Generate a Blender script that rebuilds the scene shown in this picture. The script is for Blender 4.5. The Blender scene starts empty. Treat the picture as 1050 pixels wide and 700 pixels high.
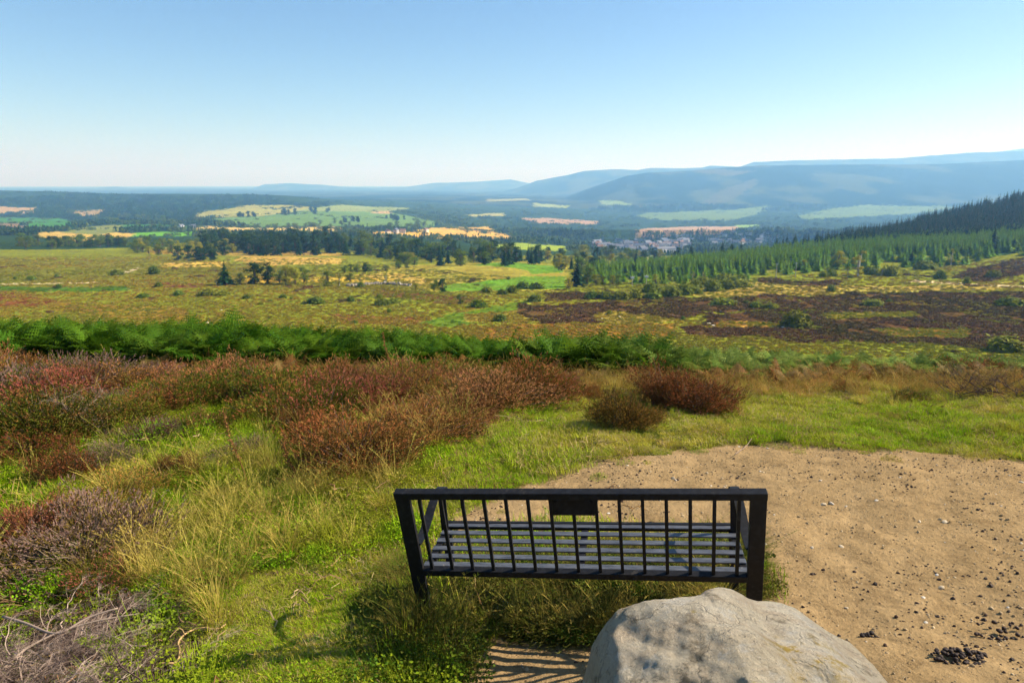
import bpy, math, random
import numpy as np
from mathutils import Vector, Matrix, Euler
R = math.radians
scene = bpy.context.scene
COL = scene.collection
rng = np.random.default_rng(7)
random.seed(7)

# ------------------------------------------------------------------ camera constants (photo 1050 x 700)
FPX = 700.0
HOR = 188.0
PITCH = math.atan((350 - HOR) / FPX)
CP, SP = math.cos(PITCH), math.sin(PITCH)

def project(X, Y, Z):
    d = Y * CP - Z * SP
    d = np.where(d < 1e-3, 1e-3, d)
    v = (-Y * SP - Z * CP) / d
    return 525 + FPX * X / d, 350 + FPX * v

def tany(ypx):                       # drop per metre of forward distance for a picture row
    v = (np.asarray(ypx, float) - 350) / FPX
    return (SP + CP * v) / (CP - SP * v)

def S(r, g, b):                      # sRGB 0-255 -> linear
    return tuple(((c / 255) / 12.92 if c / 255 <= .04045 else ((c / 255 + .055) / 1.055) ** 2.4) for c in (r, g, b))

# ------------------------------------------------------------------ value noise
def _hash(ix, iy, seed):
    h = (ix.astype(np.int64) * 374761393 + iy.astype(np.int64) * 668265263 + seed * 974634777) & 0xFFFFFFFF
    h = ((h ^ (h >> 13)) * 1274126177) & 0xFFFFFFFF
    return ((h ^ (h >> 16)) & 0xFFFF) / 65535.0

def vnoise(x, y, seed=0):
    x = np.asarray(x, float); y = np.asarray(y, float)
    ix = np.floor(x); iy = np.floor(y)
    fx = x - ix; fy = y - iy
    fx = fx * fx * (3 - 2 * fx); fy = fy * fy * (3 - 2 * fy)
    a = _hash(ix, iy, seed); b = _hash(ix + 1, iy, seed)
    c = _hash(ix, iy + 1, seed); d = _hash(ix + 1, iy + 1, seed)
    return (a * (1 - fx) + b * fx) * (1 - fy) + (c * (1 - fx) + d * fx) * fy * 1.0

def fbm(x, y, seed=0, octv=4):
    s = 0; a = .5; t = 0
    for o in range(octv):
        s = s + a * vnoise(x * 2 ** o + 17.3 * o, y * 2 ** o - 9.1 * o, seed + o); t += a; a *= .5
    return s / t - .5

def inpoly(px, py, poly):
    px = np.asarray(px); py = np.asarray(py)
    inside = np.zeros(px.shape, bool)
    n = len(poly); j = n - 1
    for i in range(n):
        xi, yi = poly[i]; xj, yj = poly[j]
        if yi != yj:
            c = ((yi > py) != (yj > py)) & (px < (xj - xi) * (py - yi) / (yj - yi) + xi)
            inside ^= c
        j = i
    return inside

def sstep(a, b, x):
    t = np.clip((np.asarray(x, float) - a) / (b - a), 0, 1)
    return t * t * (3 - 2 * t)

# ------------------------------------------------------------------ lie of the land (eye level is z = 0)
COLS = {
    -260: [(320, 200), (300, 255), (280, 360), (265, 480), (250, 720), (240, 1050), (230, 1500)],
    0:   [(320, 200), (300, 255), (280, 360), (265, 480), (250, 700), (240, 1000), (230, 1500)],
    130: [(330, 168), (310, 225), (290, 290), (275, 400), (262, 540), (250, 760), (240, 1100), (230, 1600)],
    260: [(335, 160), (310, 220), (290, 285), (275, 400), (265, 520), (255, 700), (246, 950), (238, 1300), (225, 1900), (213, 2700), (206, 3600)],
    400: [(340, 155), (320, 195), (300, 255), (285, 330), (270, 480), (256, 720), (244, 1100), (233, 1700), (222, 2300), (213, 3200), (206, 4500)],
    525: [(345, 150), (320, 195), (300, 260), (285, 340), (272, 450), (259, 720), (250, 1100), (240, 1700), (228, 2600), (218, 3700), (209, 5200)],
    640: [(347, 150), (320, 195), (300, 260), (288, 345), (280, 430), (268, 760), (257, 1300), (248, 1800), (238, 2400), (228, 3200), (218, 4400)],
    740: [(350, 145), (322, 190), (303, 240), (288, 315), (279, 400), (270, 500), (263, 580), (262, 700), (256, 1300), (247, 1800), (236, 2500), (226, 3300), (217, 4500)],
    800: [(350, 140), (325, 185), (305, 235), (290, 290), (280, 360), (270, 440), (262, 540), (255, 650), (262, 780), (258, 1300), (248, 1800), (236, 2500), (226, 3300), (217, 4500)],
    880: [(352, 138), (328, 180), (305, 235), (287, 305), (276, 380), (266, 450), (254, 540), (243, 650), (240, 720), (255, 900), (256, 1300), (248, 1800), (236, 2500), (226, 3300), (217, 4500)],
    960: [(355, 135), (330, 175), (305, 235), (285, 320), (274, 390), (262, 460), (244, 600), (224, 760), (218, 850), (235, 1050), (255, 1400), (248, 1800), (236, 2500), (226, 3300), (217, 4500)],
    1050: [(358, 130), (330, 175), (300, 245), (280, 325), (268, 400), (258, 460), (240, 580), (215, 760), (198, 930), (215, 1200), (245, 1700), (236, 2500), (226, 3300), (217, 4500)],
    1300: [(358, 130), (330, 175), (300, 245), (280, 325), (262, 400), (250, 460), (225, 580), (195, 760), (165, 930), (190, 1300), (235, 1900), (232, 2500), (226, 3300), (217, 4500)],
}
COMMON = [(14, -3.95), (17, -4.95), (22, -7.2), (40, -13.8), (80, -25.0), (108, -29.6)]
LG = np.linspace(math.log(14), math.log(30000), 700)
colx = sorted(COLS)
colz = []
for cx in colx:
    ys = [math.log(a) for a, _ in COMMON]; zs = [b for _, b in COMMON]
    for yp, Y in COLS[cx]:
        ys.append(math.log(Y)); zs.append(-Y * float(tany(yp)))
    last = zs[-1]
    for Y in (6500, 9000, 13000, 20000, 30000):
        ys.append(math.log(Y)); zs.append(min(last, -170) - (Y - 6000) * .004)
    z = np.interp(LG, ys, zs)
    k = np.exp(-np.linspace(-2, 2, 15) ** 2); k /= k.sum()
    z = np.convolve(np.pad(z, 7, 'edge'), k, 'valid')
    colz.append(z)
colz = np.array(colz); colu = (np.array(colx, float) - 525) / FPX
# ridges: (crest distance, start of the foot, width behind, list of crest rows)
RIDGES = [
    (3500, 1750, 1800, [(-500, 195), (0, 195), (40, 196), (60, 196.3), (90, 197.5), (130, 199), (200, 199), (262, 199.5), (300, 201), (330, 204), (380, 209.5), (430, 216), (480, 230), (600, 260)]),
    (7000, 4300, 2500, [(440, 240), (540, 216), (560, 209), (590, 198), (610, 190), (640, 180), (660, 177), (700, 175), (735, 172), (768, 170), (850, 169), (950, 168), (1000, 165.5), (1050, 163), (1300, 158)]),
    (10500, 7800, 2500, [(430, 230), (480, 206), (530, 193), (550, 185), (577, 180), (597, 175.5), (623, 173.3), (650, 174), (663, 172), (697, 172.3), (714, 171.8), (722, 169.5), (751, 171), (765, 166), (830, 163.6), (905, 162.6), (974, 156.7), (1050, 154), (1300, 150)]),
    (14500, 11000, 3500, [(-500, 196), (0, 196), (73, 196), (100, 195.5), (113, 192), (130, 191.5), (153, 194.5), (187, 195), (207, 193), (233, 194.5), (262, 194), (278, 188.5), (300, 188), (333, 189.5), (350, 191), (377, 193), (417, 191.7), (443, 188), (490, 186), (523, 184), (537, 186.7), (552, 190), (700, 178), (800, 172), (950, 162), (1008, 155.7), (1043, 150), (1150, 146), (1300, 144)]),
]

def near_z(X, Y):
    b = np.interp(Y, [-6, 0, 1.5, 2.7, 4, 5.5, 7.5, 9.5, 11, 13, 15, 18], [-1.3, -1.55, -1.77, -2.045, -2.125, -2.2, -2.37, -2.62, -3.0, -3.55, -4.25, -5.3])
    sl = np.interp(Y, [-6, 3.4, 6, 10, 18], [.075, .07, .03, -.03, -.05])
    Xc = np.clip(X, -9, 9)
    z = b + sl * Xc
    # heather bank on the left, small ditch shadow side
    z = z + .16 * np.exp(-((X + 4.2) / 2.4) ** 2 - ((Y - 6.3) / 1.6) ** 2)
    z = z + .10 * np.exp(-((X + 2.6) / 1.0) ** 2 - ((Y - 3.2) / .8) ** 2)
    z = z + .15 * np.exp(-((X + .75) / .55) ** 2 - ((Y - 2.45) / .42) ** 2)
    z = z + .10 * fbm(X * .9 + 31, Y * .9, 3, 3) + .05 * fbm(X * 3.3, Y * 3.3, 9, 2)
    return z

def far_z(X, Y, r):
    Ye = np.where(Y > r * .68, Y, r * .68)             # beyond the field of view keep turning the edge profile
    u = X / np.maximum(Ye, 1e-3)
    u = np.clip(u, colu[0], colu[-1])
    lg = np.clip((np.log(np.maximum(Ye, 14)) - LG[0]) / (LG[1] - LG[0]), 0, len(LG) - 1.001)
    li = lg.astype(int); lf = lg - li
    ci = np.clip(np.searchsorted(colu, u) - 1, 0, len(colu) - 2)
    cf = (u - colu[ci]) / (colu[ci + 1] - colu[ci])
    cf = cf * .55 + .45 * cf * cf * (3 - 2 * cf)
    z = (colz[ci, li] * (1 - lf) + colz[ci, li + 1] * lf) * (1 - cf) + (colz[ci + 1, li] * (1 - lf) + colz[ci + 1, li + 1] * lf) * cf
    # rolling ground
    amp = np.interp(r, [15, 60, 150, 400, 1000, 3000, 8000, 20000], [.15, .5, .8, 1.6, 3.0, 9, 20, 25])
    z = z + amp * fbm(X / 37., Y / 37., 5, 2) * np.interp(r, [15, 200, 900], [1, 1, 0]) + amp * 1.2 * fbm(X / 260., Y / 260., 6, 3) * sstep(200, 900, r)
    px = 525 + FPX * u
    for Yc, Y0, wb, prof in RIDGES:
        py = np.interp(px, [a for a, _ in prof], [b for _, b in prof])
        crest = -Yc * tany(py)
        rise = np.where(Ye < Yc, sstep(0, 1, np.clip((Ye - Y0) / (Yc - Y0), 0, 1)) , 1 - .9 * sstep(0, 1, (Ye - Yc) / wb))
        rise = np.where(Ye < Yc, rise * .6 + .4 * np.clip((Ye - Y0) / (Yc - Y0), 0, 1), rise)
        gul = fbm(X / 700. + Yc, Y / 900., 11, 4) * 110 * np.clip(1 - np.abs(Ye - (Y0 + Yc) / 2) / ((Yc - Y0) / 2), 0, 1) * (Yc > 5000) * .8
        bump = fbm(px / 26., Yc / 100., 13, 3) * np.where(Yc > 12000, 14, 11) * (Yc / 7000.) * (Yc > 5000)
        zr = -185 + (crest + bump + 185) * rise + gul
        if Yc < 5000:
            zr = -115 + (crest + 115) * rise + fbm(X / 260., Y / 260., 15, 3) * 16 * (1 - np.abs(rise * 2 - 1))
        z = np.where((Ye > Y0), np.maximum(z, zr), z)
    return z

def ground_z(X, Y):
    X = np.asarray(X, float); Y = np.asarray(Y, float)
    r = np.hypot(X, Y)
    k = sstep(11.5, 17, np.where(Y > 0, np.maximum(Y, r * .68), r))
    zn = near_z(X, np.where(Y > 0, np.maximum(Y, r * .6 * (Y > 0)), Y))
    return zn * (1 - k) + far_z(X, Y, r) * k

# ray marching: picture position -> point on the ground
DM = np.exp(np.linspace(math.log(1.2), math.log(26000), 2600))
def at_px(px, py, limit=None):
    px = np.atleast_1d(np.asarray(px, float)); py = np.atleast_1d(np.asarray(py, float))
    out = np.full((len(px), 3), np.nan)
    for i0 in range(0, len(px), 400):
        a = (px[i0:i0 + 400, None] - 525) / FPX; v = (py[i0:i0 + 400, None] - 350) / FPX
        dy = CP - SP * v; dz = -SP - CP * v
        Yf = DM[None, :] * np.ones_like(a)
        t = Yf / dy
        X = a * t; Z = dz * t
        g = ground_z(X, Yf)
        hit = Z < g
        j = np.argmax(hit, axis=1); ok = hit.any(axis=1) & (j > 0)
        ii = np.arange(len(j))
        jj = np.maximum(j, 1)
        d0 = (Z - g)[ii, jj - 1]; d1 = (Z - g)[ii, jj]
        f = np.clip(d0 / (d0 - d1 + 1e-9), 0, 1)
        Yh = Yf[ii, jj - 1] * (1 - f) + Yf[ii, jj] * f
        Xh = a[:, 0] * Yh / dy[:, 0]
        Zh = ground_z(Xh, Yh)
        P = np.stack([Xh, Yh, Zh], 1); P[~ok] = np.nan
        out[i0:i0 + 400] = P
    return out

def sample_poly(poly, n, seed=1, exclude=()):
    g = np.random.default_rng(seed)
    xs = [p[0] for p in poly]; ys = [p[1] for p in poly]
    P = np.zeros((0, 2))
    while len(P) < n:
        q = np.stack([g.uniform(min(xs), max(xs), n * 3), g.uniform(min(ys), max(ys), n * 3)], 1)
        m = inpoly(q[:, 0], q[:, 1], poly)
        for e in exclude: m &= ~inpoly(q[:, 0], q[:, 1], e)
        P = np.concatenate([P, q[m]])
    P = P[:n]
    W = at_px(P[:, 0], P[:, 1])
    ok = ~np.isnan(W[:, 0])
    return W[ok], P[ok]

# ------------------------------------------------------------------ mesh tools
class MB:
    def __init__(s): s.v = []; s.f4 = []; s.f3 = []; s.m4 = []; s.m3 = []; s.a = []; s.n = 0
    def add(s, v, q=None, t=None, mat=0, rnd=0.5, h=0.0):
        v = np.asarray(v, float).reshape(-1, 3); n = len(v)
        s.v.append(v)
        a = np.zeros((n, 2)); a[:, 0] = rnd; a[:, 1] = h; s.a.append(a)
        if q is not None and len(q): s.f4.append(np.asarray(q, int).reshape(-1, 4) + s.n); s.m4.append(np.full(len(np.asarray(q).reshape(-1, 4)), mat))
        if t is not None and len(t): s.f3.append(np.asarray(t, int).reshape(-1, 3) + s.n); s.m3.append(np.full(len(np.asarray(t).reshape(-1, 3)), mat))
        s.n += n
    def mesh(s, name, mats, smooth=False):
        v = np.concatenate(s.v); a = np.concatenate(s.a)
        f4 = np.concatenate(s.f4) if s.f4 else np.zeros((0, 4), int)
        f3 = np.concatenate(s.f3) if s.f3 else np.zeros((0, 3), int)
        me = bpy.data.meshes.new(name)
        me.vertices.add(len(v)); me.vertices.foreach_set('co', v.astype(np.float32).ravel())
        nl = f4.size + f3.size
        me.loops.add(nl); me.loops.foreach_set('vertex_index', np.concatenate([f4.ravel(), f3.ravel()]).astype(np.int32))
        me.polygons.add(len(f4) + len(f3))
        st = np.concatenate([np.arange(len(f4)) * 4, f4.size + np.arange(len(f3)) * 3]).astype(np.int32)
        me.polygons.foreach_set('loop_start', st)
        mi = np.concatenate([np.concatenate(s.m4) if s.m4 else np.zeros(0), np.concatenate(s.m3) if s.m3 else np.zeros(0)]).astype(np.int32)
        me.polygons.foreach_set('material_index', mi)
        me.polygons.foreach_set('use_smooth', np.full(len(mi), smooth))
        for m in (mats if isinstance(mats, (list, tuple)) else [mats]): me.materials.append(m)
        for k, nm in ((0, 'rnd'), (1, 'hgt')):
            at = me.attributes.new(nm, 'FLOAT', 'POINT'); at.data.foreach_set('value', a[:, k].astype(np.float32))
        me.update(); me.validate()
        return me

def link(name, me, parent=None, loc=None):
    o = bpy.data.objects.new(name, me); COL.objects.link(o)
    if parent is not None: o.parent = parent
    if loc is not None: o.location = loc
    return o
def tag(o, label=None, cat=None, group=None, kind=None):
    if label: o['label'] = label
    if cat: o['category'] = cat
    if group: o['group'] = group
    if kind: o['kind'] = kind
    return o
def empty(name, loc=(0, 0, 0), rz=0):
    o = bpy.data.objects.new(name, None); COL.objects.link(o); o.location = loc; o.rotation_euler = (0, 0, rz); o.empty_display_size = .1
    return o
KIDS = {}
def copy_tree(o, label=None, group=None):
    c = o.copy(); COL.objects.link(c)
    if label: c['label'] = label
    if group: c['group'] = group
    for ch in KIDS.get(o.name, []):
        d = ch.copy(); COL.objects.link(d); d.parent = c
    return c

def blades(mb, pos, yaw, L, W, lean, curl, seg=3, mat=0, rnd=None, droop=0.0, twist=None):
    """N grass blades: tapered strips that lean and curl."""
    N = len(pos); pos = np.asarray(pos, float)
    L = np.broadcast_to(L, N); W = np.broadcast_to(W, N); lean = np.broadcast_to(lean, N); curl = np.broadcast_to(curl, N)
    d = np.stack([np.cos(yaw), np.sin(yaw), np.zeros(N)], 1)
    tw = yaw + math.pi / 2 if twist is None else twist
    sd = np.stack([np.cos(tw), np.sin(tw), np.zeros(N)], 1)
    if rnd is None: rnd = rng.random(N)
    V = []; H = []
    for k in range(seg + 1):
        t = k / seg
        ang = lean + curl * t                       # angle from vertical, growing along the blade
        # integrate approx
        a0 = lean + curl * t * .5
        c = pos + d * (L * t * np.sin(a0))[:, None] + np.array([0, 0, 1.]) * (L * t * np.cos(a0))[:, None]
        w = W * (1 - t ** 1.6) * .5
        if k < seg:
            V += [c - sd * w[:, None], c + sd * w[:, None]]; H += [t, t]
        else:
            V += [c]; H += [t]
    nv = 2 * seg + 1
    V = np.stack(V, 1)                              # N, nv, 3
    base = np.arange(N)[:, None] * nv
    q = []
    for k in range(seg - 1):
        q.append(base + np.array([[2 * k, 2 * k + 1, 2 * k + 3, 2 * k + 2]]))
    q = np.stack(q, 1).reshape(-1, 4) if q else None
    t = base + np.array([[2 * seg - 2, 2 * seg - 1, 2 * seg]])
    mb.add(V.reshape(-1, 3), q, t, mat, np.repeat(rnd, nv), np.tile(np.array(H), N))

def tube(mb, P, rad, sides=5, mat=0, rnd=.5, cap=True):
    P = np.asarray(P, float); n = len(P); rad = np.broadcast_to(rad, n)
    V = []
    prev = None
    for i in range(n):
        d = P[min(i + 1, n - 1)] - P[max(i - 1, 0)]; d = d / (np.linalg.norm(d) + 1e-9)
        if prev is None:
            a = np.array([0, 0, 1.]) if abs(d[2]) < .9 else np.array([1., 0, 0])
            x = np.cross(d, a)
        else:
            x = prev - d * np.dot(prev, d)
        x /= np.linalg.norm(x) + 1e-9; prev = x
        y = np.cross(d, x)
        for k in range(sides):
            an = 2 * math.pi * k / sides
            V.append(P[i] + rad[i] * (x * math.cos(an) + y * math.sin(an)))
    q = []
    for i in range(n - 1):
        for k in range(sides):
            k2 = (k + 1) % sides
            q.append((i * sides + k, i * sides + k2, (i + 1) * sides + k2, (i + 1) * sides + k))
    t = []
    if cap:
        V.append(P[0]); V.append(P[-1]); c0 = n * sides; c1 = c0 + 1
        for k in range(sides):
            k2 = (k + 1) % sides
            t.append((c0, k2, k)); t.append((c1, (n - 1) * sides + k, (n - 1) * sides + k2))
    mb.add(np.array(V), q, t, mat, rnd, 0)

def leafquads(mb, C, Nrm, size, mat=0, rnd=None, aspect=1.4, h=0):
    """small four-cornered leaf clumps at C facing Nrm (jittered)"""
    N = len(C); C = np.asarray(C, float); Nrm = np.asarray(Nrm, float)
    Nrm = Nrm / (np.linalg.norm(Nrm, axis=1, keepdims=True) + 1e-9)
    a = rng.normal(size=(N, 3)); x = np.cross(Nrm, a); x /= np.linalg.norm(x, axis=1, keepdims=True) + 1e-9
    y = np.cross(Nrm, x)
    size = np.broadcast_to(size, N)[:, None]
    V = np.stack([C - x * size * aspect / 2, C - y * size / 2 + x * size * .1, C + x * size * aspect / 2, C + y * size / 2 - x * size * .1], 1).reshape(-1, 3)
    if rnd is None: rnd = rng.random(N)
    mb.add(V, np.arange(4 * N).reshape(-1, 4), None, mat, np.repeat(rnd, 4), np.repeat(np.broadcast_to(h, N), 4))

def box(mb, c, s, mat=0, rot=None, rnd=.5):
    v = np.array([[x, y, z] for x in (-.5, .5) for y in (-.5, .5) for z in (-.5, .5)]) * np.asarray(s)
    if rot is not None: v = v @ np.array(rot).T
    mb.add(v + np.asarray(c), [(0, 1, 3, 2), (4, 6, 7, 5), (0, 4, 5, 1), (2, 3, 7, 6), (0, 2, 6, 4), (1, 5, 7, 3)], None, mat, rnd)

# ------------------------------------------------------------------ materials
def new_mat(name):
    m = bpy.data.materials.new(name); m.use_nodes = True
    nt = m.node_tree; nt.nodes.clear()
    return m, nt, nt.nodes, nt.links
def N(nt, typ, **kw):
    n = nt.nodes.new(typ)
    for k, v in kw.items():
        if k.startswith('i_'): n.inputs[k[2:]].default_value = v
        else: setattr(n, k, v)
    return n
def mixc(nt, fac, a, b, mode='MIX'):
    n = nt.nodes.new('ShaderNodeMix'); n.data_type = 'RGBA'; n.blend_type = mode
    for s, v in ((0, fac), (6, a), (7, b)):
        if hasattr(v, 'links') or hasattr(v, 'is_linked'): nt.links.new(v, n.inputs[s])
        else: n.inputs[s].default_value = v if s == 0 else (tuple(v) + (1,) if len(v) == 3 else v)
    return n.outputs[2]
def mth(nt, op, a, b=None, c=None, clamp=False):
    n = nt.nodes.new('ShaderNodeMath'); n.operation = op; n.use_clamp = clamp
    for s, v in ((0, a), (1, b), (2, c)):
        if v is None: continue
        if hasattr(v, 'is_linked'): nt.links.new(v, n.inputs[s])
        else: n.inputs[s].default_value = v
    return n.outputs[0]
def rmap(nt, x, a, b, c=0., d=1.):
    n = nt.nodes.new('ShaderNodeMapRange'); n.inputs[1].default_value = a; n.inputs[2].default_value = b; n.inputs[3].default_value = c; n.inputs[4].default_value = d
    nt.links.new(x, n.inputs[0]); return n.outputs[0]
def noise(nt, vec, scale, detail=3, rough=.55, out=0):
    n = nt.nodes.new('ShaderNodeTexNoise'); n.inputs['Scale'].default_value = scale; n.inputs['Detail'].default_value = detail; n.inputs['Roughness'].default_value = rough
    if vec is not None: nt.links.new(vec, n.inputs['Vector'])
    return n.outputs[out]

def veg(name, a, b, c=None, tip=None, transl=.3, rough=.6, objvar=.25, tipstart=.5, spec=.03, wscale=None):
    """plant surface: colours a..b over the leaves (attribute rnd), c where the plant's own tint says so, tip towards the ends"""
    m, nt, ns, ln = new_mat(name)
    at = N(nt, 'ShaderNodeAttribute', attribute_name='rnd')
    col = mixc(nt, at.outputs['Fac'], a, b)
    if c is not None:
        ti = N(nt, 'ShaderNodeAttribute', attribute_name='tint', attribute_type='INSTANCER')
        col = mixc(nt, ti.outputs['Fac'], col, mixc(nt, at.outputs['Fac'], c, tuple(x * .75 for x in c)))
    if tip is not None:
        hh = N(nt, 'ShaderNodeAttribute', attribute_name='hgt')
        col = mixc(nt, rmap(nt, hh.outputs['Fac'], tipstart, 1), col, tip)
    oi = N(nt, 'ShaderNodeObjectInfo')
    hsv = N(nt, 'ShaderNodeHueSaturation')
    ln.new(rmap(nt, oi.outputs['Random'], 0, 1, 1 - objvar, 1 + objvar), hsv.inputs['Value'])
    ln.new(rmap(nt, mth(nt, 'FRACT', mth(nt, 'MULTIPLY', oi.outputs['Random'], 7.31)), 0, 1, .5 - objvar * .08, .5 + objvar * .08), hsv.inputs['Hue'])
    ln.new(col, hsv.inputs['Color']); col = hsv.outputs[0]
    bs = N(nt, 'ShaderNodeBsdfPrincipled'); bs.inputs['Roughness'].default_value = rough; bs.inputs['Specular IOR Level'].default_value = spec
    ln.new(col, bs.inputs['Base Color'])
    out = N(nt, 'ShaderNodeOutputMaterial')
    if transl > 0:
        tr = N(nt, 'ShaderNodeBsdfTranslucent'); ln.new(col, tr.inputs['Color'])
        mx = N(nt, 'ShaderNodeMixShader'); mx.inputs[0].default_value = transl
        ln.new(bs.outputs[0], mx.inputs[1]); ln.new(tr.outputs[0], mx.inputs[2]); ln.new(mx.outputs[0], out.inputs[0])
    else: ln.new(bs.outputs[0], out.inputs[0])
    return m

# ------------------------------------------------------------------ scattering (ground cover only)
PROTO = bpy.data.collections.new('plant_sources')
def proto_collection(name, meshes):
    c = bpy.data.collections.new(name)
    for i, me in enumerate(meshes):
        o = bpy.data.objects.new('%s_%02d' % (name, i), me); c.objects.link(o)
    return c
def scatter(name, P, rot, scl, tint, coll, nproto, label=None, seed=3):
    g = np.random.default_rng(seed)
    n = len(P)
    me = bpy.data.meshes.new(name); me.vertices.add(n); me.vertices.foreach_set('co', np.asarray(P, np.float32).ravel())
    def at(nm, typ, key, arr):
        a = me.attributes.new(nm, typ, 'POINT'); a.data.foreach_set(key, arr)
    scl = np.asarray(scl, float)
    if scl.ndim == 1: scl = np.repeat(scl[:, None], 3, 1)
    at('rot', 'FLOAT_VECTOR', 'vector', np.asarray(rot, np.float32).ravel())
    at('scl', 'FLOAT_VECTOR', 'vector', scl.astype(np.float32).ravel())
    at('tint', 'FLOAT', 'value', np.asarray(np.broadcast_to(tint, n), np.float32).copy())
    at('pick', 'INT', 'value', g.integers(0, nproto, n).astype(np.int32))
    o = link(name, me)
    ng = bpy.data.node_groups.new(name, 'GeometryNodeTree')
    ng.interface.new_socket('Geometry', in_out='INPUT', socket_type='NodeSocketGeometry')
    ng.interface.new_socket('Geometry', in_out='OUTPUT', socket_type='NodeSocketGeometry')
    gi = ng.nodes.new('NodeGroupInput'); go = ng.nodes.new('NodeGroupOutput')
    ci = ng.nodes.new('GeometryNodeCollectionInfo'); ci.inputs['Collection'].default_value = coll
    ci.inputs['Separate Children'].default_value = True; ci.inputs['Reset Children'].default_value = True
    ip = ng.nodes.new('GeometryNodeInstanceOnPoints'); ip.inputs['Pick Instance'].default_value = True
    def na(nm, typ):
        x = ng.nodes.new('GeometryNodeInputNamedAttribute'); x.data_type = typ; x.inputs['Name'].default_value = nm
        return [s for s in x.outputs if s.enabled and s.name == 'Attribute'][0]
    L = ng.links.new
    L(gi.outputs[0], ip.inputs['Points']); L(ci.outputs[0], ip.inputs['Instance'])
    e2r = ng.nodes.new('FunctionNodeEulerToRotation')
    L(na('rot', 'FLOAT_VECTOR'), e2r.inputs[0]); L(e2r.outputs[0], ip.inputs['Rotation'])
    L(na('scl', 'FLOAT_VECTOR'), ip.inputs['Scale']); L(na('pick', 'INT'), ip.inputs['Instance Index'])
    L(ip.outputs[0], go.inputs[0])
    md = o.modifiers.new('scatter', 'NODES'); md.node_group = ng
    tag(o, label, None, None, 'stuff')
    return o
def rrot(n, tiltdeg=8, seed=0):
    g = np.random.default_rng(seed + n)
    return np.stack([g.normal(0, R(tiltdeg), n), g.normal(0, R(tiltdeg), n), g.uniform(0, 2 * math.pi, n)], 1)

# ------------------------------------------------------------------ camera, sky, sun
cam = bpy.data.cameras.new('camera'); cam.sensor_width = 36; cam.lens = 36 * FPX / 1050; cam.clip_start = .05; cam.clip_end = 80000
co = bpy.data.objects.new('camera', cam); COL.objects.link(co); co.location = (0, 0, 0); co.rotation_euler = (math.pi / 2 - PITCH, 0, 0)
scene.camera = co
SUN_AZ, SUN_EL = R(79), R(38)
w = bpy.data.worlds.new('World'); scene.world = w; w.use_nodes = True
wt = w.node_tree; wt.nodes.clear()
sky = wt.nodes.new('ShaderNodeTexSky'); sky.sky_type = 'NISHITA'; sky.sun_disc = False
sky.sun_elevation = SUN_EL; sky.sun_rotation = SUN_AZ; sky.altitude = 300; sky.air_density = 1.0; sky.dust_density = .55; sky.ozone_density = 3.5
bg = wt.nodes.new('ShaderNodeBackground'); bg.inputs[1].default_value = .088
wo = wt.nodes.new('ShaderNodeOutputWorld'); hsat = wt.nodes.new('ShaderNodeHueSaturation'); hsat.inputs['Saturation'].default_value = 1.12; hsat.inputs['Hue'].default_value = .503; wt.links.new(sky.outputs[0], hsat.inputs['Color']); wt.links.new(hsat.outputs[0], bg.inputs[0]); wt.links.new(bg.outputs[0], wo.inputs[0])
sl = bpy.data.lights.new('sun', 'SUN'); sl.energy = 5; sl.angle = R(.5); sl.color = (1, .93, .82)
so = bpy.data.objects.new('sun', sl); COL.objects.link(so)
sd = Vector((math.sin(SUN_AZ) * math.cos(SUN_EL), math.cos(SUN_AZ) * math.cos(SUN_EL), math.sin(SUN_EL)))
so.rotation_euler = (-sd).to_track_quat('-Z', 'Y').to_euler(); so.location = (30, 10, 40)
scene.view_settings.view_transform = 'Standard'; scene.view_settings.look = 'None'; scene.view_settings.gamma = 1; scene.view_settings.exposure = .84
scene.render.engine = 'CYCLES'
cy = scene.cycles; cy.use_denoising = True; cy.denoising_prefilter = 'FAST'; cy.max_bounces = 6; cy.diffuse_bounces = 1; cy.glossy_bounces = 2; cy.transmission_bounces = 4; cy.volume_bounces = 3; cy.transparent_max_bounces = 6
cy.use_adaptive_sampling = True; cy.adaptive_threshold = .012
scene.render.film_transparent = False

# ------------------------------------------------------------------ haze
hz = MB(); box(hz, (0, 8000, -50), (60000, 46000, 1300))
m, nt, ns, ln = new_mat('haze_air')
pv = N(nt, 'ShaderNodeVolumePrincipled'); pv.inputs['Color'].default_value = (.25, .54, 1.0, 1); pv.inputs['Absorption Color'].default_value = (1, 1, 1, 1); pv.inputs['Density'].default_value = 1.6e-4; pv.inputs['Anisotropy'].default_value = .15
out = N(nt, 'ShaderNodeOutputMaterial'); ln.new(pv.outputs[0], out.inputs['Volume'])
HAZE = tag(link('haze', hz.mesh('haze', m)), 'pale blue haze over the valley', None, None, 'stuff')
# ------------------------------------------------------------------ land cover (areas as they lie on the ground)
DIRT = [(548, 499), (575, 487), (612, 474), (660, 465), (700, 460), (780, 457), (860, 459), (940, 462), (1000, 470), (1080, 478), (1400, 505), (1500, 900), (620, 900), (440, 800), (455, 700), (472, 650), (500, 640), (600, 652), (700, 640), (790, 612), (784, 575), (770, 545), (640, 538), (470, 537), (472, 522)]
P_DEAD = [(-400, 640), (-50, 615), (60, 603), (150, 600), (205, 640), (228, 720), (200, 900), (-600, 900)]
def dirt_mask(px, py, X, Y):
    j = 9 * fbm(X * 2.1, Y * 2.1, 41, 3) * (py > 440)
    k = 26 * fbm(X * 2.3, Y * 2.3, 47, 3)
    return inpoly(px + k, py + 2 * j, DIRT) & (Y < 12) & (Y > -3)

LC = []        # (polygon, colour, wobble px)
def lc(poly, c, wob=1.5): LC.append((poly, S(*c), wob))
W_ = (52, 72, 40)
lc([(-400, 262), (1500, 262), (1500, 150), (-400, 150)], W_, 0)
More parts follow.
